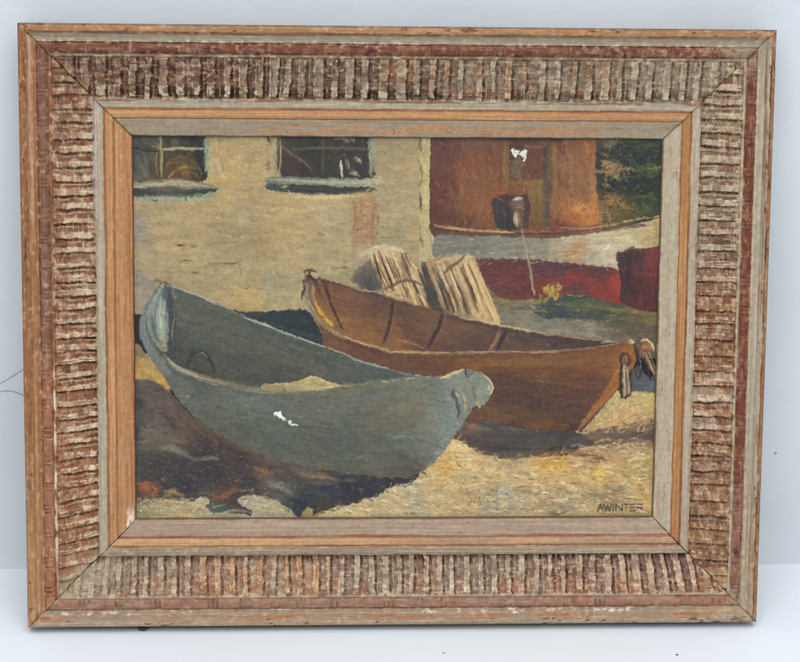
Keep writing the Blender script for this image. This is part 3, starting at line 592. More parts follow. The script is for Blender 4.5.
# ground beyond the boats
region([(436, 256), (690, 250), (690, 352), (560, 348), (470, 330), (430, 312)], [
    (505, 300, 122, 112, 84), (500, 318, 124, 116, 98), (525, 325, 128, 122, 104), (560, 332, 138, 132, 112), (590, 330, 132, 124, 106), (560, 310, 62, 68, 66), (590, 305, 84, 86, 68), (600, 314, 62, 70, 62), (630, 310, 116, 98, 56), (650, 316, 108, 98, 56), (620, 318, 82, 82, 62), (640, 328, 86, 74, 64), (610, 335, 108, 96, 82), (650, 340, 90, 80, 66), (580, 300, 76, 86, 60), (620, 303, 66, 74, 58), (500, 290, 116, 90, 64), (480, 300, 110, 100, 80)], R_GROUND, .12, grain=.10)
for q_, w_, c_ in ((((512, 309), (540, 307), (565, 312), (600, 316)), 5, (64, 70, 70)), (((535, 312), (555, 317), (575, 313)), 4, (48, 56, 68)), (((555, 304), (590, 306), (620, 310)), 4, (110, 104, 58)), (((607, 309), (630, 312), (656, 314)), 5, (124, 106, 58)), (((615, 318), (640, 319), (658, 322)), 3, (100, 96, 58)), (((500, 314), (520, 322), (545, 330)), 5, (128, 120, 100)), (((545, 322), (575, 322), (606, 330)), 6, (136, 130, 112)), (((560, 332), (590, 335), (612, 341)), 3, (148, 138, 114)), (((600, 322), (630, 328), (655, 330)), 5, (92, 80, 70)), (((570, 297), (592, 301), (618, 299)), 5, (72, 82, 64)), (((560, 316), (575, 317), (600, 319)), 2.5, (60, 68, 66)), (((530, 306), (534, 308)), 2.5, (176, 164, 130)), (((488, 300), (500, 300), (512, 302)), 3, (150, 134, 76)), (((500, 307), (520, 303), (540, 304)), 3, (122, 112, 74)), (((620, 335), (640, 336), (652, 345)), 4, (92, 82, 66))): stroke(q_, w_, c_, .75, dry=.45)
# white and red hull lying behind
region([(436, 236), (470, 236), (500, 236), (540, 238), (575, 235), (605, 231), (640, 223), (690, 214), (690, 252), (640, 248), (622, 252), (618, 272), (600, 267), (560, 262), (520, 259), (480, 259), (436, 259)], [
    (445, 247, 118, 114, 106), (470, 246, 122, 118, 104), (500, 247, 128, 126, 108), (520, 252, 124, 122, 106), (540, 248, 134, 126, 104), (555, 242, 160, 146, 114), (570, 240, 184, 168, 130), (580, 246, 176, 138, 92), (575, 252, 172, 130, 84), (600, 245, 190, 176, 140), (590, 256, 168, 156, 128), (610, 258, 186, 172, 140), (625, 238, 190, 172, 124), (645, 230, 184, 160, 108), (655, 240, 176, 150, 96), (610, 234, 186, 166, 118)], R_HULL, -.05, grain=.07)
region([(474, 260), (500, 259), (520, 259), (560, 262), (600, 267), (619, 272), (626, 303), (600, 299), (575, 294), (548, 297), (515, 300), (498, 296), (484, 280)], [
    (490, 270, 104, 52, 50), (505, 278, 106, 50, 48), (520, 285, 104, 50, 46), (540, 270, 92, 56, 62), (560, 268, 84, 52, 60), (545, 282, 124, 50, 42), (570, 280, 134, 50, 44), (590, 285, 130, 48, 44), (600, 272, 92, 50, 52), (610, 290, 136, 46, 42), (620, 285, 160, 52, 40), (575, 293, 92, 60, 56), (500, 290, 98, 62, 50)], R_HULL, .05, grain=.09)
for k_ in range(30):
    x_ = 478 + k_ * 4.6; y_ = np.interp(x_, [475, 520, 560, 600, 616], [259, 259, 262, 267, 271]); stroke([(x_, y_ - 2), (x_ + 1, y_ + 1.6)], 1.4, ((176, 162, 134), (92, 56, 56))[k_ % 2], .5)
for q_, w_, c_ in ((((476, 263), (520, 262), (570, 266), (612, 274)), 3.6, (84, 52, 56)), (((520, 272), (550, 268), (590, 272)), 3, (86, 56, 66)), (((545, 280), (575, 278), (604, 286)), 4, (146, 58, 46)), (((612, 276), (618, 290), (622, 298)), 6, (168, 54, 40)), (((484, 275), (505, 272), (530, 276)), 3, (120, 54, 50)), (((568, 296), (580, 298), (592, 297)), 1.6, (44, 42, 44)), (((566, 294), (576, 297)), 1, (176, 160, 130)), (((600, 284), (590, 292), (604, 296)), 4, (134, 54, 48)), (((484, 287), (500, 284), (520, 286)), 2.2, (130, 72, 66))): stroke(q_, w_, c_, .7, dry=.4)
for q_, w_, c_, a_ in ((((435, 225), (455, 228), (480, 231), (515, 232.5)), 3, (176, 148, 104), .85), (((515, 232), (560, 231.5), (600, 228)), 2, (134, 112, 92), .7), (((435, 229), (470, 231.5), (510, 233.5), (560, 233)), 2, (72, 56, 52), .7), (((436, 234), (480, 234.5), (520, 236.5), (548, 237.5), (575, 235)), 2.6, (92, 70, 68), .8), (((565, 236), (590, 232.5), (620, 228.5), (646, 225)), 2.8, (94, 70, 68), .85), (((560, 228), (590, 228), (616, 224), (640, 219), (660, 216)), 2.4, (190, 166, 118), .8), (((566, 227), (585, 227), (600, 225)), 3.4, (94, 66, 56), .6), (((560, 238), (590, 236), (625, 232), (660, 226)), 2, (200, 184, 140), .6), (((600, 246), (615, 242), (650, 241)), 2.5, (196, 180, 132), .5), (((574, 248), (580, 246), (586, 249)), 4, (190, 124, 62), .7), (((573, 253), (577, 252)), 3, (182, 116, 66), .6), (((606, 250), (609, 244)), 2.5, (206, 200, 176), .6), (((636, 230), (650, 226), (660, 222)), 3, (188, 158, 98), .6), (((612, 246), (618, 256), (617, 266)), 3.5, (188, 174, 140), .7), (((590, 262), (602, 257), (612, 262)), 3, (190, 178, 148), .6), (((655, 218), (657, 232), (654, 244)), 3, (158, 128, 80), .5)): stroke(q_, w_, c_, a_, dry=.4)
# red barrel at the edge
region([(616, 255), (622, 252), (633, 249), (645, 249), (690, 248), (690, 310), (626, 306), (621, 280)], [(625, 262, 72, 46, 50), (635, 255, 70, 44, 46), (652, 262, 126, 50, 46), (658, 270, 112, 44, 42), (630, 285, 70, 42, 46), (645, 295, 84, 40, 40), (655, 290, 92, 40, 40), (645, 272, 104, 50, 46)], R_BARREL, 1.5, grain=.12)
stroke([(618, 254), (634, 250), (656, 250)], 2, (110, 62, 56), .6); stroke([(634, 274), (645, 273), (656, 276)], 2, (136, 66, 52), .7); stroke([(642, 252), (644, 270)], 3, (84, 50, 46), .6); stroke([(648, 254), (650, 268)], 5, (136, 54, 50), .6); stroke([(630, 248), (634, 247)], 3, (56, 40, 40), .7)
# bucket on the gunwale, its lid and post
region([(491, 198), (504, 195), (526, 194), (531, 206), (528, 229), (512, 230), (497, 229), (493, 214)], [(500, 210, 60, 54, 52), (508, 222, 56, 52, 52), (498, 222, 66, 58, 54), (520, 205, 76, 62, 56), (526, 215, 72, 58, 52), (522, 226, 76, 62, 54)], R_BUCKET, 1.5, smooth=False)
region([(512, 198), (521, 196), (524, 202), (524, 216), (521, 227), (515, 227), (513, 214)], [(518, 200, 112, 92, 78), (524, 208, 92, 72, 62), (517, 216, 96, 82, 70), (523, 224, 104, 84, 66)], R_BUCKET, 1.5, soft=1.4, jit=2)
for q_, w_, c_ in ((((486, 192), (498, 193), (512, 192), (524, 189)), 2.6, (138, 72, 52)), (((490, 196), (502, 200), (514, 206), (524, 209)), 1.6, (124, 82, 66)), (((513, 203), (520, 206), (525, 210)), 1.8, (142, 78, 64)), (((526, 194), (529, 204), (530, 214)), 2.4, (66, 50, 46)), (((523, 190), (525, 187)), 2, (140, 118, 96)), (((496, 198), (498, 212), (499, 226)), 2, (74, 66, 64)), (((505, 200), (508, 214), (508, 226)), 2, (48, 44, 46))): stroke(q_, w_, c_, .8, rid=R_BUCKET)
scumble([(513, 199), (522, 198)], 7, 1, 1.8, (176, 162, 140), 171, .75); scumble([(515, 206), (523, 207)], 5, 1.4, 1.4, (150, 112, 96), 172, .7); scumble([(516, 213), (518, 226)], 10, 1.2, 1.8, (164, 146, 116), 173, .7); scumble([(520, 216), (523, 228)], 6, 1.4, 1.6, (128, 108, 84), 174, .6); scumble([(494, 204), (506, 224)], 8, 3, 2.4, (66, 60, 60), 175, .5)
for q_, w_, c_ in ((((521, 228), (524, 238), (527, 252)), 2, (138, 126, 104)), (((527, 252), (530, 268), (534, 294)), 2.6, (146, 124, 100)), (((529, 262), (532, 280), (533, 292)), 1.1, (178, 152, 122)), (((527, 240), (531, 264), (536, 294)), .9, (96, 80, 68))): stroke(q_, w_, c_, .7, taper=.2, dry=.5)
# yellow weeds
for k_ in range(46):
    g_ = np.random.default_rng(300 + k_); x_, y_ = 550 + g_.normal(0, 6), 293 + g_.normal(0, 4); v_ = g_.uniform(-1, 1)
    stroke([(x_, y_), (x_ + g_.uniform(-2, 2), y_ - 2), (x_ + g_.uniform(-3, 3), y_ - g_.uniform(2, 5))], g_.uniform(1.2, 3), (174 + 26 * v_, 146 + 26 * v_, 56 + 14 * v_), .8)
stroke([(528, 300), (534, 303), (540, 301)], 2.4, (160, 144, 64), .7)

# --- windows in the house
region([(100, 110), (207, 110), (207, 160), (206, 180), (180, 182), (100, 186)], [
    (138, 140, 76, 72, 66), (145, 150, 66, 62, 56), (150, 160, 92, 86, 66), (140, 175, 92, 88, 74), (135, 165, 74, 74, 78), (155, 175, 80, 70, 48), (170, 140, 62, 58, 46), (185, 135, 44, 42, 40), (175, 142, 84, 80, 64), (195, 142, 46, 44, 42), (203, 150, 40, 42, 42), (204, 170, 42, 46, 44), (180, 157, 66, 56, 38), (185, 170, 108, 82, 44), (172, 172, 88, 66, 38), (170, 160, 74, 62, 38), (198, 178, 70, 52, 38), (150, 140, 84, 80, 68)], R_WIN, 1.2, grain=.14, h=.02)
for q_, w_, c_, a_ in ((((132, 147), (142, 150), (158, 151)), 2.6, (44, 42, 36), .85), (((132, 150), (145, 152), (160, 153)), 1.2, (122, 112, 86), .6), (((160, 131), (161, 148), (162, 160), (161, 176)), 2.8, (142, 130, 96), .85), (((157, 150), (156, 165), (157, 176)), 2.2, (126, 100, 66), .7), (((163, 149.5), (180, 148.5), (192, 149.5), (203, 148.5)), 3.2, (150, 140, 112), .9), (((152, 146), (158, 148), (163, 151)), 2.4, (140, 126, 92), .8), (((156, 142), (160, 148)), 1.4, (140, 130, 100), .6), (((166, 168), (172, 160), (181, 157), (190, 160), (198, 167), (202, 174)), 3.4, (126, 98, 54), .6), (((166, 165), (176, 163), (188, 162)), 3, (112, 84, 48), .6), (((169, 178), (176, 170), (186, 167), (196, 169)), 3, (150, 114, 64), .8), (((180, 174), (190, 172), (200, 178)), 3.4, (122, 90, 48), .7), (((170, 179), (173, 176)), 2.6, (140, 66, 48), .7), (((186, 154), (191, 156)), 3.4, (94, 94, 60), .6), (((172, 140), (178, 144)), 2.6, (104, 100, 82), .6), (((203, 146), (205, 142)), 2, (150, 146, 120), .7), (((144, 153), (146, 165), (144, 178)), 4, (106, 100, 78), .55), (((138, 156), (140, 168)), 4, (96, 96, 88), .5), (((150, 162), (151, 176)), 3.6, (62, 56, 44), .6), (((133, 160), (133, 172)), 2.6, (58, 54, 64), .7), (((157, 134), (159, 140)), 2, (104, 98, 82), .6), (((206.5, 131), (206, 150), (207, 170)), 3, (132, 142, 122), .85), (((205, 152), (208, 160), (205, 172)), 1.6, (128, 144, 130), .8), (((209.5, 131), (210, 150), (209, 178)), 2.6, (160, 156, 122), .7), (((213, 133), (213, 150), (212, 170)), 3.2, (182, 158, 98), .7), (((218, 150), (222, 146)), 3, (176, 120, 74), .5), (((214, 168), (220, 176), (226, 180)), 4, (188, 160, 104), .6), (((218, 170), (222, 174)), 3, (176, 166, 142), .6), (((228, 160), (230, 168)), 4, (148, 146, 110), .5)): stroke(q_, w_, c_, a_, dry=.35)
region([(100, 186), (140, 182), (180, 181), (206, 184), (217, 188), (212, 192), (180, 190), (132, 191)], [(140, 185, 142, 138, 112), (175, 186, 122, 118, 86), (200, 187, 120, 114, 96)], R_WIN, 0, soft=1)
region([(100, 190), (135, 188), (170, 190), (217, 189), (209, 193), (200, 197), (170, 197), (134, 197), (100, 198)], [(140, 192, 62, 64, 58), (175, 194, 70, 72, 64), (195, 193, 58, 58, 58)], R_WIN, 0, soft=.9)
for q_, w_, c_, a_ in ((((133, 187), (150, 186), (165, 182), (178, 180), (192, 182)), 3, (172, 164, 132), .8), (((176, 187.5), (184, 189), (192, 188)), 1.6, (190, 182, 136), .8), (((160, 186), (175, 184.5), (190, 186.5), (206, 188)), 1.8, (92, 88, 66), .7), (((138, 181), (142, 182)), 2, (60, 56, 50), .7), (((192, 185), (204, 186), (212, 188)), 2, (150, 146, 126), .7), (((132, 199), (150, 200), (172, 199), (190, 199.5), (204, 197), (213, 192)), 3, (136, 154, 134), .85), (((134, 203), (140, 203)), 3, (186, 172, 148), .7), (((178, 197), (180, 200)), 3, (104, 96, 76), .7), (((140, 204), (165, 202), (195, 203)), 3, (172, 146, 112), .6)): stroke(q_, w_, c_, a_, dry=.4)

region([(278, 110), (370, 110), (371, 150), (372, 178), (330, 178), (281, 176)], [
    (285, 140, 66, 64, 56), (300, 140, 54, 54, 46), (320, 135, 74, 64, 60), (290, 168, 66, 52, 50), (310, 160, 56, 54, 50), (335, 142, 62, 54, 50), (335, 165, 56, 54, 46), (360, 140, 52, 46, 46), (365, 165, 54, 52, 50), (310, 172, 56, 52, 46), (315, 145, 46, 46, 42)], R_WIN2, 1.2, grain=.10, h=.02)
for q_, w_, c_, a_ in ((((292, 149.5), (320, 148), (345, 148.5), (369, 149)), 3, (80, 80, 62), .8), (((322, 135), (323, 150), (322, 174)), 2.2, (74, 74, 58), .7), (((281, 131), (280, 150), (280, 174)), 3, (70, 66, 58), .7), (((279.5, 140), (281, 160), (279, 174)), 1.4, (176, 158, 104), .8), (((279, 145), (287, 151), (297, 158), (306, 164), (313, 173)), 2.4, (104, 82, 66), .75), (((279, 144), (284, 149)), 2.4, (140, 88, 68), .7), (((334, 139), (342, 138), (349, 142)), 3.2, (136, 128, 108), .7), (((343, 138), (350, 136)), 3, (122, 112, 98), .6), (((341, 161), (341.5, 168), (342, 177)), 2.2, (188, 176, 150), .9), (((347, 158), (346.6, 166), (348, 170)), 1.6, (120, 122, 110), .7), (((344, 139), (346, 143)), 2.4, (126, 116, 100), .6), (((353, 137), (354, 141)), 2.6, (134, 128, 116), .6), (((363, 138), (364, 150)), 1.2, (130, 122, 98), .6), (((345, 149), (370, 149)), 5, (74, 72, 58), .5), (((340, 157), (346, 155)), 2, (116, 110, 96), .6),
    (((273, 131), (274, 150), (274, 176)), 5, (166, 156, 120), .7), (((277, 133), (277.5, 150), (277, 174)), 1.6, (120, 100, 72), .6), (((267, 131), (269, 140), (270, 143)), 3, (72, 72, 60), .85), (((267.5, 144), (267, 158)), 1, (120, 104, 72), .7), (((371, 133), (372, 150), (371, 176)), 3.6, (136, 140, 116), .8), (((375, 133), (375, 150), (374, 170)), 2.4, (162, 158, 122), .6), (((369, 140), (370, 155), (369.5, 172)), 1, (156, 160, 136), .7)): stroke(q_, w_, c_, a_, dry=.35)
region([(269, 177), (300, 177), (340, 179), (378, 179), (384, 183), (350, 187), (300, 184), (268, 184)], [(275, 180, 112, 112, 92), (310, 180, 104, 104, 82), (350, 182, 132, 132, 110), (375, 181, 170, 160, 130)], R_WIN2, .03, soft=1)
region([(266, 184), (285, 184), (305, 184.5), (340, 187), (374, 187.5), (366, 191.5), (345, 194), (312, 196), (292, 193), (268, 190)], [(275, 187, 66, 72, 70), (300, 190, 50, 56, 58), (330, 191, 58, 58, 54), (360, 189, 50, 48, 46)], R_WIN2, .03, soft=.9)
for q_, w_, c_, a_ in ((((268, 179), (300, 180.5), (330, 182), (362, 184)), 2.2, (156, 160, 138), .75), (((310, 178), (340, 180), (366, 180)), 2, (90, 90, 72), .6), (((366, 183), (376, 180), (384, 182)), 3, (176, 168, 138), .8), (((372, 185), (380, 186)), 2, (92, 90, 78), .6), (((296, 193), (302, 195), (310, 197)), 2, (190, 172, 126), .8), (((288, 192), (294, 190)), 1.6, (150, 150, 124), .6), (((367, 190), (372, 191)), 3.4, (190, 168, 124), .8), (((274, 190), (290, 193.5), (312, 198)), 1.6, (150, 150, 122), .5), (((376, 176), (384, 178)), 3, (178, 170, 142), .7), (((266, 180), (268, 186)), 3, (134, 136, 116), .6)): stroke(q_, w_, c_, a_, dry=.4)

for pts_, n_, sp_, w_, c_, sd_ in (([(349, 160), (349, 170)], 6, .9, 1.6, (150, 142, 116), 3), ([(353, 158), (359, 160), (359, 164)], 7, 1.1, 1.8, (164, 146, 114), 4), ([(349, 172), (354, 172), (358, 176)], 8, 1.2, 1.6, (176, 166, 138), 5), ([(355, 166), (352, 171)], 3, .8, 1.4, (120, 108, 88), 6), ([(345, 136), (349, 142)], 5, 1.5, 1.8, (120, 112, 96), 7), ([(353, 136), (354, 143)], 4, 1, 1.5, (130, 124, 112), 8), ([(346, 160), (364, 176)], 5, 3, 1.6, (56, 54, 50), 9), ([(267, 133), (269, 142)], 4, .8, 1.8, (70, 70, 60), 10), ([(267, 160), (268, 174)], 5, 1.2, 1.2, (92, 80, 60), 11)): scumble(pts_, n_, sp_, w_, c_, sd_, .75, .1, .4)
# loose teal, cream and ochre touches round the window openings
for pts_, c_, sd_ in (([(207, 132), (208, 178)], (134, 146, 124), 31), ([(211, 132), (213, 176)], (172, 154, 104), 32), ([(132, 199), (205, 198), (214, 191)], (136, 152, 132), 33), ([(218, 140), (226, 180)], (178, 148, 100), 34), ([(214, 158), (222, 178)], (172, 162, 132), 35), ([(371, 134), (372, 178)], (140, 144, 120), 36), ([(276, 132), (275, 176)], (158, 148, 116), 37), ([(270, 181), (340, 182), (378, 181)], (146, 148, 126), 38), ([(286, 197), (340, 197), (370, 194)], (184, 164, 118), 39), ([(133, 185), (170, 183), (205, 187)], (156, 148, 120), 40), ([(140, 188), (200, 190)], (84, 82, 68), 41), ([(272, 188), (330, 191), (366, 190)], (54, 56, 56), 42)): scumble(pts_, 22, 1.5, 1.7, c_, sd_, .5)

# --- lobster traps stacked behind the brown boat
region([(350, 281), (358, 270), (366, 262), (374, 260), (386, 288), (374, 293), (360, 287)], [(354, 279, 100, 96, 86), (362, 275, 78, 80, 80), (372, 284, 70, 70, 72), (368, 264, 116, 104, 88)], R_TRAP1, 1.2, soft=2.4, jit=3.5, smooth=False)
scumble([(358, 258), (368, 254), (378, 250)], 14, 2.4, 2, (176, 162, 132), 240, .55)
region([(368, 252), (378, 247), (392, 246), (404, 250), (412, 258), (418, 276), (428, 304), (424, 310), (400, 300), (384, 292), (378, 274), (372, 262)], [(385, 254, 190, 168, 126), (400, 252, 178, 158, 118), (390, 275, 178, 150, 108), (410, 265, 168, 144, 104), (410, 285, 188, 160, 116), (420, 300, 180, 148, 102), (395, 292, 186, 156, 112)], R_TRAP1, 1.15, grain=.11, soft=1.2, jit=1.6)
for k_, (a_, b_, w_, c_) in enumerate((((374, 254), (382, 288), 2.4, (92, 72, 56)), ((379, 253), (393, 290), 2, (84, 62, 48)), ((376, 256), (384, 282), 1.8, (206, 182, 140)), ((384, 256), (398, 292), 1.8, (204, 176, 130)), ((391, 262), (399, 280), 1.6, (150, 118, 84)), ((396, 258), (412, 292), 2, (206, 180, 136)), ((398, 262), (406, 282), 1.5, (130, 98, 70)), ((403, 262), (420, 300), 1.8, (120, 90, 66)), ((407, 260), (424, 302), 1.6, (196, 172, 132)), ((412, 280), (424, 308), 2.4, (88, 68, 54)), ((402, 284), (408, 298), 1.8, (112, 84, 60)), ((394, 282), (402, 298), 1.8, (202, 178, 134)), ((412, 262), (422, 286), 1.4, (184, 160, 120)), ((418, 294), (426, 306), 2, (206, 176, 130)), ((408, 286), (416, 304), 2, (206, 180, 132)))): stroke([a_, ((a_[0] + b_[0]) / 2 + .8, (a_[1] + b_[1]) / 2), b_], w_, c_, .85, dry=.4, rid=R_TRAP1)
for q_, w_, c_ in ((((372, 256), (380, 249), (392, 248), (406, 253)), 2, (206, 188, 146)), (((366, 252), (376, 247), (386, 246)), 3, (190, 176, 142)), (((360, 254), (370, 254), (378, 254)), 3, (182, 166, 138)), (((404, 252), (408, 254)), 2, (88, 74, 58)), (((378, 250), (380, 254)), 2, (110, 88, 66)), (((384, 289), (394, 285), (402, 281), (412, 281), (422, 285)), 3, (112, 86, 68))): stroke(q_, w_, c_, .85, dry=.3, rid=R_TRAP1)
region([(420, 274), (427, 263), (434, 272), (441, 296), (447, 316), (432, 309), (425, 292)], [(424, 268, 96, 88, 76), (432, 276, 92, 80, 66), (430, 295, 62, 62, 60), (440, 305, 66, 62, 58)], R_TRAP2, 1.2, soft=1.3)
region([(426, 262), (436, 258), (450, 257), (464, 255), (474, 257), (480, 272), (490, 296), (501, 322), (488, 324), (462, 318), (444, 312), (436, 290)], [(432, 262, 168, 138, 98), (445, 262, 176, 146, 104), (440, 285, 88, 78, 66), (450, 300, 104, 88, 68), (460, 275, 176, 150, 108), (470, 262, 186, 160, 114), (475, 285, 186, 158, 112), (488, 310, 190, 160, 112), (465, 305, 150, 124, 90), (452, 282, 120, 100, 78)], R_TRAP2, 1.15, grain=.12, soft=1.2, jit=1.6)
for k_, (a_, b_, w_, c_) in enumerate((((429, 268), (444, 308), 3.2, (150, 130, 104)), ((433, 268), (448, 310), 2.4, (60, 54, 50)), ((440, 272), (454, 312), 3, (72, 60, 52)), ((446, 284), (456, 312), 2.4, (190, 154, 106)), ((447, 270), (464, 314), 2.4, (176, 150, 110)), ((451, 268), (468, 314), 2, (70, 56, 48)), ((456, 266), (474, 314), 2.6, (192, 164, 118)), ((461, 268), (478, 312), 1.8, (92, 68, 52)), ((465, 264), (484, 314), 3, (204, 176, 126)), ((462, 264), (476, 302), 1.4, (60, 48, 42)), ((470, 260), (488, 306), 3.4, (202, 174, 122)), ((468, 264), (480, 292), 1.2, (120, 92, 66)), ((474, 262), (498, 318), 2.2, (190, 164, 118)), ((478, 288), (492, 320), 1.6, (150, 116, 80)), ((484, 300), (496, 320), 2.8, (208, 178, 126)), ((460, 290), (470, 314), 2, (120, 98, 74)))): stroke([a_, ((a_[0] + b_[0]) / 2 + .8, (a_[1] + b_[1]) / 2), b_], w_, c_, .85, dry=.4, rid=R_TRAP2)
for q_, w_, c_ in ((((444, 274), (450, 267), (458, 262), (464, 256)), 3.4, (120, 94, 72)), (((430, 262), (436, 260), (446, 258)), 2, (128, 92, 62)), (((432, 264), (440, 262), (448, 262)), 2.4, (196, 162, 114)), (((426, 264), (430, 262)), 3, (176, 112, 74)), (((438, 257), (448, 258)), 1.4, (96, 76, 56)), (((464, 257), (474, 257)), 2.4, (206, 182, 136)), (((444, 258), (454, 260)), 2.2, (190, 160, 116))): stroke(q_, w_, c_, .85, dry=.4, rid=R_TRAP2)

scumble([(366, 252), (380, 248), (396, 247), (408, 254)], 26, 2.2, 1.7, (190, 174, 136), 51, .6)
scumble([(364, 258), (372, 280)], 12, 2.6, 1.6, (104, 92, 78), 52, .6)
for k_ in range(60):
    g_ = np.random.default_rng(2600 + k_); t_ = g_.uniform(0, 1); o_ = 0 if k_ % 2 else 58
    x_ = 372 + o_ * (1.05 if o_ else 1) + t_ * 36; y_ = 252 + g_.uniform(0, 34); l_ = g_.uniform(6, 18)
    stroke([(x_, y_), (x_ + l_ * .2, y_ + l_ * .5), (x_ + l_ * .4, y_ + l_)], g_.uniform(.7, 1.6), [(210, 186, 142), (92, 70, 54), (186, 156, 112), (150, 122, 88)][k_ % 4], .6, dry=.6)
scumble([(428, 262), (450, 258), (474, 258)], 24, 1.8, 1.6, (184, 156, 112), 53, .6); scumble([(440, 262), (452, 264)], 8, 2, 1.4, (120, 90, 62), 54, .6)
scumble([(352, 279), (362, 268), (372, 262)], 12, 2.2, 1.8, (112, 102, 86), 55, .5)

# --- dark between the boats and by the bow
region([(226, 310), (250, 312), (280, 311), (306, 310), (320, 330), (334, 352), (310, 346), (270, 332), (238, 320)], [(250, 316, 58, 62, 58), (270, 320, 46, 54, 56), (300, 318, 46, 54, 58), (315, 335, 44, 48, 52), (290, 330, 42, 52, 58)], R_DARK, .2, soft=1, jit=1.6)
region([(100, 316), (141, 315), (141, 330), (147, 352), (138, 350), (100, 346)], [(36, 37, 40)], R_DARK, 1.3)
# --- sand and ground in front
region([(100, 342), (134, 343), (144, 352), (154, 362), (162, 372), (170, 388), (160, 387), (150, 381), (100, 382)], [(134, 348, 122, 112, 84), (140, 352, 112, 102, 76), (140, 365, 176, 140, 72), (150, 372, 176, 144, 80), (162, 376, 190, 146, 62), (136, 377, 170, 142, 88), (160, 368, 168, 128, 56)], R_SAND, .5, grain=.08)
region([(100, 380), (135, 379), (150, 380), (162, 386), (174, 396), (190, 414), (215, 432), (250, 450), (300, 466), (350, 474), (410, 476), (430, 470), (425, 490), (370, 505), (330, 516), (310, 540), (100, 540)], [
    (145, 388, 82, 76, 72), (136, 402, 62, 62, 60), (150, 400, 92, 82, 78), (165, 392, 92, 76, 70), (165, 410, 98, 86, 76), (140, 418, 84, 80, 74), (136, 432, 56, 58, 60), (150, 430, 104, 98, 84), (165, 425, 100, 88, 76), (172, 420, 76, 62, 60), (180, 425, 96, 80, 68), (190, 432, 92, 78, 64), (200, 440, 70, 58, 56), (210, 450, 60, 54, 56), (225, 445, 72, 60, 58), (145, 445, 94, 86, 74), (165, 440, 100, 88, 72), (140, 460, 72, 70, 62), (160, 462, 66, 62, 56), (180, 470, 58, 56, 58), (210, 470, 56, 52, 56), (160, 480, 60, 58, 56), (185, 488, 50, 50, 58), (240, 455, 62, 54, 56), (255, 465, 72, 62, 60), (262, 472, 116, 86, 60), (285, 470, 86, 72, 66), (300, 476, 78, 74, 68), (250, 482, 58, 56, 58), (285, 490, 84, 84, 80), (310, 495, 52, 58, 64), (330, 490, 52, 58, 66), (350, 488, 46, 50, 58), (375, 486, 54, 50, 58), (400, 481, 44, 46, 54), (320, 508, 70, 60, 48), (300, 508, 46, 52, 60), (230, 488, 70, 58, 52), (215, 500, 88, 70, 56), (140, 500, 110, 96, 70)], R_DARK, .35, grain=.10)
for q_, w_, c_, a_ in ((((140, 426), (150, 430), (160, 432), (176, 436)), 4, (118, 108, 90), .5), (((134, 442), (150, 440), (165, 436), (182, 440)), 4, (112, 98, 78), .5), (((166, 417), (172, 424), (176, 432)), 4, (66, 54, 54), .7), (((172, 424), (178, 428)), 2.4, (74, 62, 62), .7), (((190, 428), (194, 436), (200, 442)), 2.4, (86, 58, 50), .7), (((200, 436), (212, 444), (226, 450), (245, 456)), 4, (56, 48, 52), .7), (((164, 388), (170, 396), (176, 404)), 5, (96, 74, 70), .5), (((180, 414), (190, 424), (204, 434)), 4, (112, 92, 72), .6), (((132, 400), (138, 402)), 5, (46, 50, 50), .7), (((132, 432), (137, 436)), 6, (44, 46, 52), .7), (((162, 466), (164, 476), (166, 480)), 1.2, (126, 104, 84), .5), (((157, 466), (158, 474)), 1, (130, 104, 84), .5), (((138, 468), (140, 472)), 4, (90, 98, 94), .5), (((162, 479), (164, 480)), 2, (176, 156, 126), .7), (((200, 468), (216, 470), (232, 476)), 4, (52, 48, 54), .5), (((180, 480), (196, 484), (214, 488)), 4, (58, 54, 62), .5), (((255, 468), (264, 472), (272, 474)), 5, (130, 96, 62), .7), (((268, 468), (278, 471), (284, 474)), 2.4, (92, 86, 82), .6), (((345, 478), (352, 481), (360, 478)), 4, (112, 100, 76), .6), (((350, 490), (370, 482), (390, 480)), 5, (44, 48, 58), .6), (((357, 478), (372, 476), (400, 479), (416, 479)), 3.6, (42, 42, 48), .7), (((398, 478.6), (408, 478), (417, 477)), 1.2, (150, 132, 104), .6), (((390, 477), (394, 479)), 1.6, (150, 130, 100), .5)): stroke(q_, w_, c_, a_, dry=.5, rid=None)
scumble([(160, 449), (170, 447), (182, 453), (194, 459)], 16, 1.5, 1.7, (124, 122, 110), 61, .5); scumble([(190, 460), (204, 458), (218, 458)], 9, 1.2, 1.6, (116, 112, 96), 62, .5)
scumble([(262, 480), (276, 485), (294, 493)], 18, 2.4, 2.2, (112, 110, 98), 63, .5); scumble([(288, 469), (310, 475), (345, 478)], 20, 2.6, 2.6, (118, 98, 76), 64, .5); scumble([(296, 482), (340, 482)], 8, 1.6, 2, (96, 82, 70), 65, .5)
scumble([(136, 384), (160, 400), (176, 420)], 26, 7, 3, (96, 84, 76), 66, .35); scumble([(134, 440), (160, 434), (190, 446)], 26, 6, 3, (112, 100, 82), 67, .35); scumble([(140, 470), (190, 478), (240, 478)], 40, 9, 3, (60, 56, 56), 68, .4); scumble([(180, 416), (220, 444), (260, 460)], 26, 3.5, 2.6, (84, 64, 58), 69, .4)
for k_ in range(90):
    g_ = np.random.default_rng(3100 + k_); x_, y_ = g_.uniform(133, 300), g_.uniform(440, 500)
    stroke([(x_, y_), (x_ + g_.uniform(-.5, 1.5), y_ + g_.uniform(.3, 1.6))], g_.uniform(.7, 1.5), [(128, 116, 98), (150, 128, 98), (96, 92, 86), (40, 38, 40)][k_ % 4], g_.uniform(.3, .7))
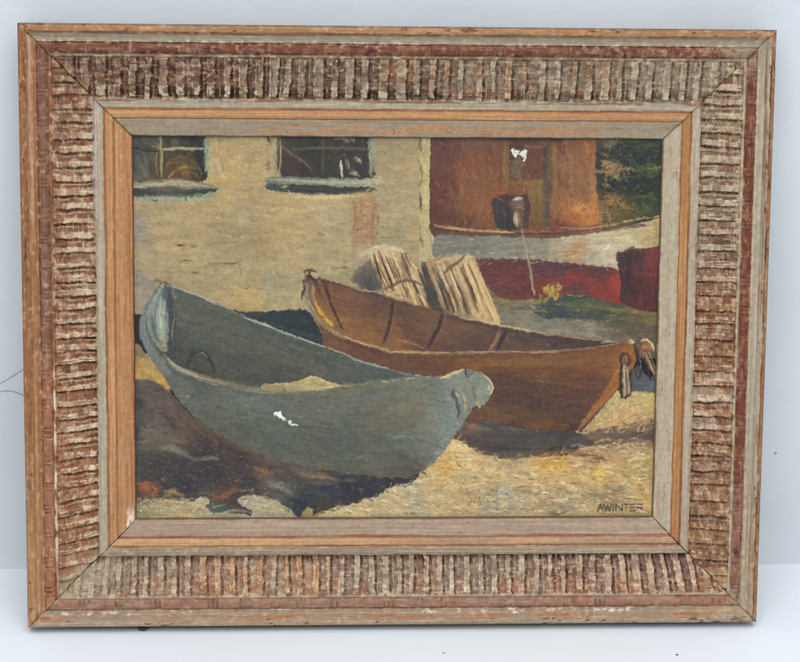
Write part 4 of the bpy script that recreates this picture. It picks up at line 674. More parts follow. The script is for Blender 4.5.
# rocks, pale patches along the bottom left
region([(134, 488), (142, 482), (150, 482), (157, 489), (157, 496), (146, 499), (134, 500)], [(145, 486, 144, 74, 50), (152, 490, 158, 84, 52), (138, 494, 76, 60, 58), (146, 497, 84, 64, 60)], R_DARK, .3, jit=2)
region([(100, 503), (134, 504), (150, 502), (168, 500), (190, 500), (206, 498), (212, 508), (230, 514), (250, 516), (250, 540), (100, 540)], [(140, 508, 142, 138, 104), (170, 505, 176, 152, 108), (195, 502, 182, 170, 136), (205, 504, 178, 166, 130), (180, 512, 170, 150, 106), (150, 514, 158, 146, 108), (225, 516, 158, 156, 134)], R_SAND, 0, grain=.12, jit=2.5)
for q_, w_, c_, a_ in ((((135, 500), (148, 502), (160, 500)), 3, (78, 76, 70), .6), (((132, 482), (138, 484)), 2.4, (150, 136, 124), .7), (((135, 504), (140, 506)), 3, (150, 160, 140), .6), (((190, 494), (204, 493), (216, 492)), 3, (92, 92, 78), .6), (((226, 503), (240, 500), (246, 504)), 4, (80, 70, 62), .6), (((240, 491), (250, 490), (254, 488)), 2.4, (204, 168, 104), .8), (((241, 489), (246, 492)), 1.6, (206, 150, 84), .7), (((252, 489), (253, 494)), 1.6, (196, 172, 120), .7), (((236, 481), (240, 480)), 2, (186, 132, 88), .7)): stroke(q_, w_, c_, a_, dry=.5)
scumble([(164, 496), (174, 491), (186, 497)], 14, 2, 2, (166, 122, 66), 71, .6); scumble([(166, 493), (176, 490)], 5, 1.2, 1.5, (150, 144, 118), 72, .6); scumble([(212, 500), (224, 494), (236, 488)], 16, 2.6, 2.6, (128, 76, 54), 73, .6); scumble([(138, 484), (154, 486), (156, 496)], 16, 2.4, 2.4, (144, 78, 54), 74, .5); scumble([(132, 500), (160, 500), (200, 498)], 24, 2, 1.8, (84, 78, 66), 75, .5); scumble([(134, 506), (190, 508), (240, 516)], 50, 3.5, 2.2, (174, 156, 118), 76, .5); scumble([(140, 510), (200, 512)], 14, 3, 1.6, (138, 136, 108), 77, .5)
region([(206, 506), (214, 502), (226, 503), (232, 508), (226, 512), (212, 512)], [(215, 506, 82, 92, 80), (226, 508, 66, 70, 66)], R_DARK, 0, jit=2)
stroke([(212, 507), (220, 506), (226, 504)], 1.6, (150, 156, 136), .7); stroke([(206, 512), (218, 514), (236, 510), (258, 514)], 2.2, (140, 156, 140), .75); stroke([(233, 505), (244, 512), (258, 513)], 1.6, (96, 100, 94), .6)
region([(238, 502), (241, 497), (248, 495), (258, 495), (268, 498), (276, 501), (286, 507), (296, 515), (300, 524), (250, 526), (252, 512), (244, 507)], [(245, 500, 164, 156, 130), (260, 500, 172, 162, 132), (275, 508, 168, 156, 122), (265, 512, 160, 150, 124), (290, 514, 158, 150, 118)], R_SAND, .4, jit=.8, grain=.08)
for q_ in (((246, 498), (262, 500), (276, 506)), ((250, 504), (268, 506), (284, 512)), ((254, 509), (270, 511))): stroke(q_, 2.2, (186, 178, 150), .5)
region([(303, 513), (308, 507), (313, 509), (312, 515), (320, 512), (322, 520), (300, 522)], [(166, 144, 84)], R_SAND, 0, a=.85, jit=2)
region([(312, 524), (324, 512), (336, 506), (352, 504), (366, 500), (378, 496), (388, 489), (398, 484), (410, 483), (418, 477), (424, 462), (434, 448), (446, 440), (456, 438), (464, 442), (472, 448), (484, 453), (500, 457), (530, 455), (560, 456), (575, 450), (590, 444), (620, 441), (660, 420), (690, 410), (690, 550), (312, 550)], [
    (330, 512, 186, 170, 122), (350, 510, 184, 168, 120), (370, 504, 180, 160, 116), (395, 492, 176, 166, 130), (410, 486, 178, 172, 144), (400, 502, 188, 166, 118), (430, 490, 190, 166, 116), (425, 478, 182, 160, 112), (440, 470, 196, 156, 84), (447, 467, 202, 152, 62), (460, 452, 204, 176, 116), (470, 456, 200, 168, 110), (455, 480, 192, 168, 118), (440, 505, 186, 166, 122), (460, 500, 178, 152, 108), (415, 505, 166, 156, 126), (490, 465, 186, 160, 108), (500, 475, 194, 168, 112), (480, 485, 186, 160, 110), (475, 495, 176, 148, 102), (510, 462, 172, 148, 112), (530, 470, 192, 162, 104), (545, 466, 204, 156, 68), (560, 466, 206, 160, 66), (580, 470, 190, 150, 88), (505, 495, 162, 156, 128), (515, 502, 166, 152, 122), (490, 505, 160, 150, 120), (540, 488, 180, 150, 104), (560, 480, 188, 158, 108), (550, 500, 166, 140, 104), (570, 504, 158, 142, 110), (590, 488, 190, 162, 108), (615, 470, 190, 150, 90), (600, 475, 200, 156, 66), (612, 468, 196, 162, 104), (625, 478, 182, 150, 84), (640, 458, 176, 158, 96), (650, 470, 180, 156, 92), (640, 485, 184, 150, 88), (650, 498, 180, 152, 92), (610, 498, 146, 120, 88), (620, 488, 164, 146, 108), (590, 503, 166, 148, 108), (640, 512, 160, 140, 94), (600, 455, 160, 124, 76), (580, 458, 190, 160, 112), (600, 445, 156, 130, 96), (640, 445, 150, 124, 88)], R_SAND, .08, grain=.10, jit=1.3)
# sand triangle and dark bank right of the brown boat
region([(578, 433), (590, 421), (602, 408), (612, 397), (620, 389), (640, 389), (690, 392), (690, 424), (655, 424), (625, 427), (600, 433)], [(590, 427, 168, 146, 102), (605, 415, 170, 150, 106), (615, 400, 168, 154, 108), (625, 410, 182, 152, 104), (625, 420, 202, 140, 84), (612, 424, 196, 148, 96), (640, 400, 180, 160, 96), (650, 410, 184, 152, 88), (650, 395, 176, 164, 100), (640, 420, 184, 152, 108), (632, 394, 178, 168, 106)], R_SAND, -.4, grain=.08)
region([(574, 436), (592, 431), (612, 428), (634, 423), (690, 420), (690, 444), (652, 446), (630, 444), (612, 442), (592, 446), (576, 446)], [(585, 440, 118, 98, 76), (605, 436, 116, 98, 80), (617, 434, 90, 74, 66), (630, 432, 120, 98, 76), (640, 434, 84, 66, 60), (652, 440, 86, 68, 58), (632, 443, 92, 76, 70), (650, 428, 112, 90, 72)], R_SAND, -.15, grain=.10, jit=2)
for q_, w_, c_, a_ in ((((578, 432), (596, 431), (612, 427), (632, 424), (656, 421)), 1.8, (92, 74, 56), .7), (((590, 448), (598, 441), (608, 439), (618, 441)), 2, (182, 160, 130), .7), (((628, 440), (640, 436), (650, 430), (656, 427)), 1.8, (168, 144, 116), .7), (((616, 430), (630, 426), (646, 423)), 1.4, (196, 172, 142), .6), (((648, 419), (657, 420)), 4, (88, 66, 56), .7), (((618, 432), (610, 435), (614, 438)), 4, (84, 70, 66), .6), (((622, 444), (632, 441), (640, 445)), 5, (92, 78, 76), .6), (((632, 434), (644, 434), (656, 438)), 6, (82, 64, 58), .6), (((600, 446), (612, 452), (630, 452)), 4, (170, 140, 98), .5), (((630, 454), (642, 448), (654, 444)), 2, (190, 168, 118), .6), (((618, 424), (626, 417), (628, 410)), 4, (206, 142, 84), .6), (((606, 424), (612, 421)), 4, (204, 150, 98), .6), (((630, 404), (636, 402), (646, 408)), 2, (150, 126, 76), .5)): stroke(q_, w_, c_, a_, dry=.45)
# shadow under the brown boat
region([(452, 436), (460, 424), (470, 417), (490, 421), (520, 427), (560, 432), (582, 434), (594, 442), (588, 447), (560, 447), (540, 451), (533, 455), (514, 457), (498, 457), (484, 453), (474, 449), (462, 442)], [(465, 430, 100, 79, 65), (475, 425, 112, 89, 73), (470, 440, 80, 67, 61), (490, 435, 76, 65, 61), (500, 450, 64, 61, 63), (520, 445, 64, 61, 61), (530, 435, 76, 69, 65), (555, 440, 68, 61, 55), (575, 440, 84, 73, 63), (560, 434, 56, 53, 53), (515, 428, 82, 73, 67)], R_DARK, .1, grain=.09)
for q_, w_, c_, a_ in ((((467, 420), (478, 422), (492, 426), (500, 428)), 4, (60, 68, 76), .85), (((498, 428), (506, 428), (516, 429)), 2.4, (92, 98, 98), .7), (((540, 432), (560, 434), (580, 434)), 4.5, (54, 60, 66), .8), (((468, 424), (480, 428), (492, 430)), 2, (128, 116, 104), .6), (((498, 455), (508, 456), (518, 455)), 4, (56, 66, 74), .7), (((484, 455), (494, 454.6), (504, 456.6), (512, 455), (520, 456.4), (530, 454)), 1.3, (146, 146, 132), .5), (((503, 451), (506, 456)), 2, (120, 128, 118), .7), (((468, 428), (474, 426), (470, 432)), 2.6, (140, 112, 84), .6), (((570, 447), (578, 444), (588, 447)), 2, (140, 142, 136), .7), (((566, 452), (576, 448), (590, 450)), 1.4, (166, 164, 152), .6), (((484, 438), (505, 442), (530, 440)), 4, (84, 74, 74), .5)): stroke(q_, w_, c_, a_, dry=.4)
stroke([(534, 455.5), (552, 454), (572, 452.5), (590, 454.5), (606, 459)], 6.5, (142, 86, 60), .9, taper=.8, rid=R_SAND); stroke([(580, 455), (592, 456.5), (604, 459)], 3, (98, 72, 62), .8)
for q_, w_, c_, a_ in ((((536, 454), (555, 453), (570, 452)), 2, (172, 100, 68), .6), (((545, 460), (565, 459), (585, 461), (600, 462)), 2, (110, 86, 70), .55), (((566, 460), (580, 462), (596, 466)), 5, (178, 162, 130), .6), (((584, 461), (592, 463), (600, 465)), 2, (190, 116, 70), .6), (((598, 462), (604, 460)), 2, (140, 92, 60), .6), (((568, 462), (580, 466), (598, 470)), 1.6, (128, 98, 66), .6)): stroke(q_, w_, c_, a_, dry=.45)
# sand pile modelling and scattered marks
for q_, w_, c_, a_ in ((((455, 441), (462, 449), (470, 454)), 2, (206, 182, 128), .7), (((462, 442), (468, 446), (476, 450)), 1.6, (150, 126, 92), .6), (((448, 452), (458, 452), (468, 456)), 1.6, (184, 146, 84), .7), (((446, 460), (454, 464), (464, 470)), 2, (206, 182, 136), .7), (((448, 466), (450, 470), (462, 469)), 1.5, (150, 116, 76), .7), (((453, 455), (462, 458), (474, 458)), 1.2, (140, 110, 78), .6), (((466, 458), (480, 459), (496, 463)), 2.2, (202, 170, 116), .6), (((474, 464), (486, 463), (496, 465)), 2.4, (196, 140, 84), .5), (((455, 462), (460, 466), (466, 470)), 1.6, (128, 98, 72), .7), (((474, 477), (480, 478)), 4, (140, 112, 92), .7), (((487, 481), (496, 482)), 1.6, (178, 108, 66), .6), (((460, 486), (468, 490), (476, 495)), 2.6, (146, 116, 84), .6), (((516, 488), (524, 491), (534, 492)), 2.6, (140, 112, 78), .7), (((534, 493), (544, 491)), 2.4, (146, 118, 78), .6), (((556, 490), (566, 488)), 4, (140, 118, 98), .6), (((486, 497), (500, 497)), 2, (140, 114, 76), .5), (((512, 484), (500, 492), (516, 496)), 6, (168, 170, 152), .55), (((486, 504), (500, 502), (510, 506)), 6, (158, 158, 136), .5), (((518, 502), (530, 503), (545, 502)), 2, (150, 110, 80), .6), (((520, 508), (534, 510), (545, 512)), 2.2, (140, 108, 78), .6), (((548, 512), (556, 514), (566, 512)), 3.4, (92, 86, 70), .75), (((560, 508), (566, 510)), 2.4, (80, 76, 62), .6), (((400, 514), (412, 513.5), (418, 515)), 2.2, (96, 92, 76), .7), (((420, 514), (428, 515)), 3, (150, 164, 158), .75), (((434, 515), (444, 514)), 1.6, (130, 114, 90), .6), (((370, 515), (384, 515)), 1.4, (140, 122, 90), .6), (((360, 505), (372, 505)), 4, (162, 128, 94), .5), (((376, 507), (394, 508)), 1.4, (150, 124, 88), .5), (((410, 500), (416, 506), (426, 505)), 5, (168, 162, 138), .5), (((398, 486), (410, 484), (420, 482)), 3, (190, 186, 160), .6), (((388, 492), (400, 488), (412, 488)), 2, (200, 190, 156), .5), (((460, 512), (466, 513)), 3, (112, 116, 92), .6), (((467, 506), (470, 503)), 1.6, (112, 104, 82), .6), (((574, 471), (578, 470)), 3, (130, 120, 92), .75), (((604, 466), (600, 474), (606, 478)), 4, (206, 166, 70), .6), (((612, 466), (620, 472), (634, 476)), 3, (190, 150, 104), .6), (((640, 466), (654, 465)), 2, (150, 126, 80), .6), (((640, 478), (656, 480)), 3, (150, 118, 92), .6), (((630, 486), (642, 485)), 2, (160, 126, 70), .6), (((650, 455), (640, 460)), 5, (176, 166, 94), .5), (((466, 472), (452, 474), (440, 480)), 2, (200, 178, 128), .5), (((540, 470), (556, 472), (572, 474)), 4, (200, 162, 84), .4)): stroke(q_, w_, c_, a_, dry=.5)
for k_ in range(150):
    g_ = np.random.default_rng(1500 + k_); x_, y_ = g_.uniform(330, 652), g_.uniform(458, 515)
    if y_ < 518 - (x_ - 300) * .42 and x_ < 440: continue
    l_ = g_.uniform(1.5, 6); c_ = [(150, 116, 80), (206, 184, 136), (184, 134, 84), (150, 146, 120), (128, 104, 78)][k_ % 5]
    stroke([(x_, y_), (x_ + l_ / 2, y_ + g_.uniform(-.8, .8)), (x_ + l_, y_ + g_.uniform(-1, 1))], g_.uniform(.8, 2.4), c_, g_.uniform(.35, .7), dry=.5)
for k_, (pts_, c_) in enumerate((([(596, 424), (620, 400), (650, 398)], (186, 164, 112)), ([(604, 426), (630, 416), (656, 414)], (190, 150, 100)), ([(580, 438), (620, 434), (656, 428)], (112, 92, 74)), ([(590, 446), (620, 444), (656, 440)], (104, 86, 74)), ([(600, 452), (630, 448), (656, 446)], (160, 132, 96)))): scumble(pts_, 24, 3, 2, c_, 120 + k_, .5)
scumble([(470, 428), (510, 442), (580, 440)], 40, 5, 3, (74, 67, 62), 131, .45); scumble([(470, 448), (500, 456), (535, 453), (585, 446)], 26, 1.6, 2, (96, 84, 70), 132, .5)
for k_ in range(26):   # rubbed grey texture above the signature
    g_ = np.random.default_rng(700 + k_); x_, y_ = g_.uniform(582, 632), g_.uniform(476, 500)
    stroke([(x_, y_), (x_ + g_.uniform(-1, 2), y_ + g_.uniform(1.5, 4))], g_.uniform(.8, 1.6), (108, 108, 92), .55)
for q_, w_, c_ in ((((600, 494), (612, 496), (622, 494)), 5, (150, 108, 78)), (((584, 493), (590, 494), (598, 496)), 2.6, (92, 96, 88)), (((612, 492), (622, 490), (624, 496)), 3, (112, 96, 74)), (((618, 497), (626, 499), (638, 500)), 1.6, (110, 100, 80)), (((594, 502), (600, 499)), 2, (104, 104, 88)), (((588, 504), (596, 508), (604, 511)), 3, (186, 158, 84)), (((604, 513), (620, 512.5), (644, 513)), 2.6, (186, 160, 90))): stroke(q_, w_, c_, .6, dry=.6)

# --- brown boat
BR_FAR = [(306, 275), (316, 276.5), (330, 281), (350, 286), (375, 292.5), (400, 300), (430, 309), (455, 315), (480, 321.5), (505, 327), (540, 334), (575, 339), (605, 342), (622, 343)]
BR_NEAR = [(622, 344.5), (600, 347.5), (560, 351), (520, 352), (480, 353), (455, 354.5), (430, 355), (400, 353), (370, 347), (345, 338), (330, 330), (317, 318), (309, 305), (305, 290), (305, 280)]
region([(304, 279), (304, 292), (309, 306), (316, 320), (323, 336), (330, 352), (400, 374), (440, 380), (462, 420), (490, 422), (520, 427), (556, 431.5), (578, 433.5), (590, 422), (604, 406), (620, 386), (634, 366), (640, 350), (632, 343), (620, 343), (560, 336), (480, 330), (400, 320), (330, 290)], [
    (325, 330, 112, 70, 52), (335, 345, 110, 62, 46), (360, 352, 104, 58, 46), (380, 358, 98, 58, 46), (410, 364, 100, 62, 48), (440, 366, 106, 62, 44), (470, 360, 122, 72, 44), (500, 360, 112, 66, 46), (530, 358, 120, 68, 44), (560, 358, 124, 70, 42), (590, 356, 124, 68, 42), (610, 352, 122, 66, 42), (545, 375, 116, 66, 42), (500, 380, 88, 56, 46), (520, 395, 80, 54, 48), (500, 405, 78, 54, 48), (540, 400, 74, 52, 48), (560, 385, 102, 62, 44), (580, 380, 110, 64, 44), (590, 395, 92, 58, 48), (570, 405, 82, 54, 48), (570, 420, 78, 54, 46), (530, 415, 94, 62, 46), (500, 413, 106, 72, 52), (540, 423, 108, 66, 42), (560, 428, 92, 60, 44), (485, 395, 96, 62, 48), (612, 365, 124, 70, 46), (600, 385, 100, 60, 48), (620, 372, 148, 82, 40)], R_BROWN, .05, grain=.09, soft=.9, jit=.7)
region(BR_FAR + BR_NEAR, [
    (318, 290, 122, 74, 56), (330, 292, 112, 68, 54), (325, 310, 136, 90, 56), (345, 300, 116, 72, 56), (365, 310, 112, 72, 54), (345, 322, 132, 84, 54), (370, 330, 136, 86, 52), (380, 300, 94, 64, 58), (400, 310, 92, 64, 56), (410, 325, 94, 62, 52), (395, 340, 132, 84, 54), (420, 340, 100, 66, 54), (440, 325, 106, 74, 62), (425, 318, 112, 74, 58), (455, 330, 108, 72, 58), (460, 345, 92, 66, 58), (480, 340, 88, 62, 56), (470, 325, 104, 72, 58), (500, 340, 94, 70, 62), (530, 342, 82, 64, 62), (560, 344, 74, 60, 58), (590, 344, 74, 58, 54), (530, 347, 96, 76, 64)], R_BROWN, .25, grain=.08, soft=.7, jit=.5)
for q_, w_, c_, a_, t_ in ((((393, 302), (391, 316), (388, 330), (384, 342)), 3.6, (64, 46, 46), .8, .2), (((390, 306), (387, 322)), 1.6, (120, 88, 72), .5, .6), (((442, 314), (438, 328), (433, 338), (428, 347)), 4.2, (66, 52, 50), .85, .2), (((438, 318), (433, 334)), 2, (120, 86, 72), .5, .6), (((499, 331), (496, 340), (489, 350)), 4, (142, 98, 72), .8, .3), (((506, 332), (501, 341), (497, 350)), 4, (66, 50, 48), .8, .3), (((324, 281), (328, 296), (334, 312), (344, 330)), 2.6, (66, 48, 50), .85, .3), (((318, 279), (321, 290), (325, 302)), 4, (92, 56, 48), .7, .3), (((314, 278), (317, 286), (320, 296)), 2.4, (64, 48, 50), .7, .3), (((321, 287), (325, 300)), 3.4, (150, 92, 62), .6, .4), (((330, 284), (333, 296)), 3, (140, 90, 64), .5, .4),
    (((310, 278), (330, 283), (352, 288.5), (380, 296), (410, 305)), 3, (74, 54, 54), .6, .2), (((440, 315), (470, 322), (505, 330), (545, 337), (600, 344)), 3.6, (68, 54, 54), .75, .2), (((346, 284.5), (362, 290.5), (378, 291)), 1.8, (166, 146, 108), .8, .3), (((455, 314), (462, 318), (470, 319.5), (476, 320.5)), 1.4, (176, 158, 130), .7, .3), (((476, 320), (500, 325), (520, 329), (545, 333)), 1.9, (184, 154, 114), .8, .3), (((545, 334), (575, 338), (610, 342)), 1.5, (156, 132, 104), .7, .3), (((385, 294), (392, 298), (402, 301)), 2.4, (192, 150, 106), .7, .3), (((602, 343), (610, 341.5), (618, 341)), 1.6, (176, 160, 140), .7, .3), (((378, 291), (386, 294)), 2.4, (130, 120, 116), .6, .3),
    (((308, 277), (306, 288), (308, 300), (315, 314), (324, 325), (336, 333), (346, 338)), 4.6, (142, 134, 96), .85, .2), (((310, 290), (311, 300), (316, 311)), 2.6, (112, 108, 88), .7, .3), (((313, 286), (314, 298), (318, 308)), 2.8, (176, 160, 104), .7, .4), (((316, 303), (320, 312), (327, 321), (333, 326)), 3, (206, 152, 48), .85, .4), (((326, 317), (332, 324)), 1.8, (224, 178, 70), .7, .5), (((320, 304), (325, 314)), 3, (146, 88, 52), .7, .4),
    (((344, 335), (356, 341), (372, 346), (390, 350)), 2.6, (170, 146, 104), .75, .2), (((386, 351), (405, 352), (420, 352.5), (440, 353)), 3.2, (168, 138, 96), .8, .25), (((398, 340.5), (410, 343), (424, 348)), 2, (158, 112, 78), .75, .3), (((402, 345), (414, 349), (424, 350)), 2, (112, 62, 44), .6, .3), (((436, 353.5), (470, 353), (505, 351.5)), 2.2, (146, 124, 92), .75, .2), (((455, 352), (480, 352), (500, 351)), 1.6, (168, 142, 96), .6, .3), (((500, 352), (535, 352), (566, 350.5), (600, 346.5), (620, 343.5)), 1.8, (138, 120, 96), .8, .2), (((530, 352.6), (555, 352)), 1.4, (172, 156, 130), .7, .4), (((452, 357), (480, 356), (505, 355)), 3, (72, 54, 48), .7, .3), (((520, 354.5), (560, 353.5), (600, 349.5)), 1.6, (78, 50, 44), .65, .3), (((345, 342), (370, 350), (400, 357), (440, 358)), 2.6, (78, 50, 46), .55, .2), (((546, 343), (550, 347)), 1.2, (140, 116, 92), .6, .4), (((336, 328), (350, 334), (368, 339)), 4, (158, 102, 58), .5, .4), (((470, 364), (490, 361), (510, 360)), 5, (134, 78, 46), .4, .4), (((540, 422), (556, 424), (570, 426)), 3, (126, 74, 42), .5, .4), (((480, 411), (500, 414), (516, 418)), 3, (120, 84, 58), .5, .4), (((596, 388), (598, 386)), 2, (150, 120, 96), .6, .4)): stroke(q_, w_, c_, a_, dry=.3, taper=t_, rid=R_BROWN)
scumble([(470, 362), (540, 362), (610, 356)], 60, 5, 3, (122, 80, 50), 151, .3); scumble([(490, 385), (540, 392), (590, 388)], 60, 10, 3, (84, 60, 50), 152, .3); scumble([(340, 350), (390, 362), (450, 366)], 30, 4, 3, (104, 68, 50), 153, .3); scumble([(330, 300), (400, 318), (470, 334)], 50, 8, 3, (104, 74, 58), 154, .3)
region([(628, 346), (638, 350), (636, 360), (626, 378), (612, 396), (596, 413), (580, 430), (577, 430), (590, 410), (606, 388), (616, 370), (620, 354)], [(624, 358, 150, 82, 44), (616, 380, 152, 86, 42), (600, 403, 146, 84, 46), (584, 424, 146, 88, 54)], R_BROWN, 2.25, soft=1, jit=.6)
for q_, w_, c_, a_ in ((((600, 372), (614, 354), (622, 348)), 2, (112, 76, 66), .5), (((582, 422), (592, 412), (602, 400)), 1.6, (170, 108, 70), .6), (((604, 400), (616, 386), (624, 374)), 2, (166, 98, 48), .6), (((576, 431.5), (580, 432.5)), 3, (176, 168, 150), .8), (((618, 343), (626, 342), (634, 347)), 5, (132, 86, 60), .8), (((626, 336), (632, 341), (634, 346)), 2.4, (150, 120, 94), .8), (((629, 341), (634, 343)), 4.4, (196, 180, 138), .85)): stroke(q_, w_, c_, a_, rid=R_BROWN)
# dark water-blue patch and ropes at the stern
region([(628, 384), (632, 370), (640, 366), (650, 376), (690, 370), (690, 396), (655, 393), (640, 391), (630, 391)], [(640, 380, 84, 88, 92), (650, 388, 92, 94, 94), (634, 388, 80, 82, 84)], R_GROUND, .3, soft=1.2)
region([(640, 352), (642, 344), (646, 341.5), (650, 343.5), (652, 350), (648, 353), (643, 353)], [(645, 347, 168, 100, 60), (650, 350, 146, 104, 70)], R_GROUND, 0, soft=.9)
for q_, w_, c_, a_ in ((((641, 341), (646, 339.5), (651, 343), (654, 350)), 2.4, (196, 178, 118), .9), (((641, 346), (646, 344), (649, 348)), 2, (112, 78, 54), .7), (((640, 350), (646, 352), (652, 352)), 3, (96, 72, 56), .8), (((634, 344), (637, 352), (640, 362), (641, 372), (638, 380)), 3.2, (58, 48, 44), .9), (((637, 354), (636, 368), (637, 378)), 2.6, (64, 52, 46), .85), (((640, 358), (641, 366), (638, 376)), 1.6, (104, 106, 106), .7), (((644, 354), (649, 364), (655, 372)), 6.5, (146, 112, 88), .85), (((646, 356), (650, 366), (656, 378)), 1.8, (176, 146, 116), .6), (((645, 360), (647, 370), (651, 380)), 3, (54, 46, 44), .85), (((652, 372), (656, 382)), 2.6, (60, 50, 46), .8), (((640, 352), (645, 358)), 3, (104, 84, 70), .8),
    (((625, 364), (625, 380), (626, 396)), 7.5, (112, 94, 76), .8), (((622, 366), (621, 358), (624, 354), (628, 355), (629, 362), (626, 366), (622, 366)), 3.2, (56, 46, 44), .92), (((624, 357), (625, 364)), 1.8, (78, 74, 72), .8), (((622, 366), (620.5, 380), (621.5, 398)), 3, (52, 44, 42), .9), (((625.5, 366), (626, 380), (628.5, 393)), 4.6, (160, 138, 112), .95), (((624, 372), (625, 386)), 1.4, (198, 172, 140), .7), (((628, 372), (630, 384), (631, 395)), 1.8, (70, 58, 52), .85), (((622, 396), (626, 397), (630, 394)), 2.6, (60, 50, 46), .85), (((627, 366), (624, 370)), 2, (128, 106, 84), .8)): stroke(q_, w_, c_, a_, dry=.2, rid=R_BROWN)
# bow rope
for q_, w_, c_, a_ in ((((305, 271.5), (310, 270), (317, 272)), 2.6, (78, 60, 48), .9), (((309, 270), (309, 276), (307, 284), (303, 292), (302.5, 300)), 3, (60, 50, 50), .92), (((309, 276), (314, 279), (317, 283)), 3, (60, 50, 52), .85), (((313, 275), (318, 278)), 3.4, (184, 168, 124), .85), (((306, 274), (304, 270)), 1.6, (100, 80, 60), .8), (((308, 282), (306, 292), (309, 302)), 2.2, (122, 124, 108), .7), (((318, 281), (321, 283)), 2, (150, 120, 80), .7)): stroke(q_, w_, c_, a_, dry=.15, rid=R_BROWN)

# --- grey boat in front
GR_FAR = [(163, 283), (172, 286), (190, 292.5), (215, 303), (245, 316), (272, 327.5), (300, 338.5), (330, 350), (360, 360), (390, 369), (420, 375.5)]
GR_OUT = [(163, 283), (155, 289), (148, 301), (141, 314), (139, 326), (141, 338), (147, 352), (156, 366), (164, 378), (173, 392), (184, 407), (200, 421), (222, 436), (250, 450), (280, 461), (312, 468), (345, 473), (385, 476.5), (408, 477), (420, 473), (433, 463), (446, 449), (458, 430), (466, 419), (474, 407)]
region(GR_OUT + [(482, 406), (488, 400), (493, 388), (489, 379), (480, 373), (466, 369), (455, 370.5), (440, 376)] + GR_FAR[::-1][:-1], [
    (145, 325, 120, 123, 122), (147, 345, 115, 117, 115), (160, 365, 108, 109, 104), (175, 380, 95, 96, 92), (180, 395, 100, 102, 94), (200, 390, 87, 88, 83), (200, 405, 93, 95, 88), (215, 420, 91, 93, 86), (230, 400, 94, 97, 91), (260, 400, 97, 101, 96), (250, 430, 92, 95, 86), (265, 420, 92, 97, 92), (290, 425, 92, 97, 92), (300, 400, 101, 101, 91), (330, 400, 105, 103, 89), (345, 395, 107, 105, 92), (320, 420, 97, 99, 88), (345, 430, 87, 93, 85), (370, 420, 101, 98, 86), (360, 405, 107, 105, 92), (400, 390, 111, 109, 95), (410, 405, 113, 108, 95), (405, 420, 110, 102, 87), (380, 420, 107, 100, 86), (425, 390, 113, 112, 101), (420, 435, 111, 113, 100), (400, 440, 103, 107, 100), (440, 395, 110, 109, 97), (435, 415, 118, 119, 110), (450, 390, 128, 131, 125), (455, 410, 126, 129, 123), (450, 430, 125, 130, 125), (440, 450, 122, 128, 124), (430, 445, 107, 108, 99), (300, 450, 90, 90, 80), (350, 460, 90, 88, 78), (400, 462, 88, 85, 76), (380, 445, 93, 94, 85), (330, 455, 88, 88, 79), (270, 448, 86, 86, 77), (410, 470, 88, 80, 72), (230, 435, 92, 88, 79), (475, 390, 127, 131, 120), (485, 385, 132, 134, 121), (465, 385, 128, 131, 121)], R_GREY, .25, grain=.06, soft=.8, jit=.6)
region(GR_FAR + [(400, 377.5), (370, 381.5), (345, 386), (320, 388.5), (290, 389.5), (265, 390), (240, 387), (215, 380.5), (190, 373), (174, 366), (163, 357), (153, 343), (147, 326), (149, 312), (156, 296)], [
    (180, 305, 92, 92, 87), (190, 310, 90, 88, 81), (185, 330, 82, 82, 76), (200, 340, 83, 84, 76), (215, 325, 91, 90, 80), (230, 340, 87, 87, 77), (240, 325, 94, 94, 85), (260, 340, 84, 84, 75), (280, 345, 90, 88, 79), (300, 355, 90, 89, 78), (320, 362, 87, 87, 77), (250, 365, 84, 82, 75), (225, 365, 79, 78, 70), (250, 380, 75, 71, 66), (275, 380, 77, 72, 69), (300, 375, 79, 79, 73), (340, 365, 84, 88, 82), (370, 372, 84, 86, 82), (390, 374, 82, 84, 80), (345, 378, 83, 83, 77), (195, 360, 69, 69, 63), (180, 355, 68, 67, 63), (205, 368, 72, 69, 62), (330, 375, 82, 82, 76)], R_GREY, .3, grain=.07, soft=.7, jit=.5)
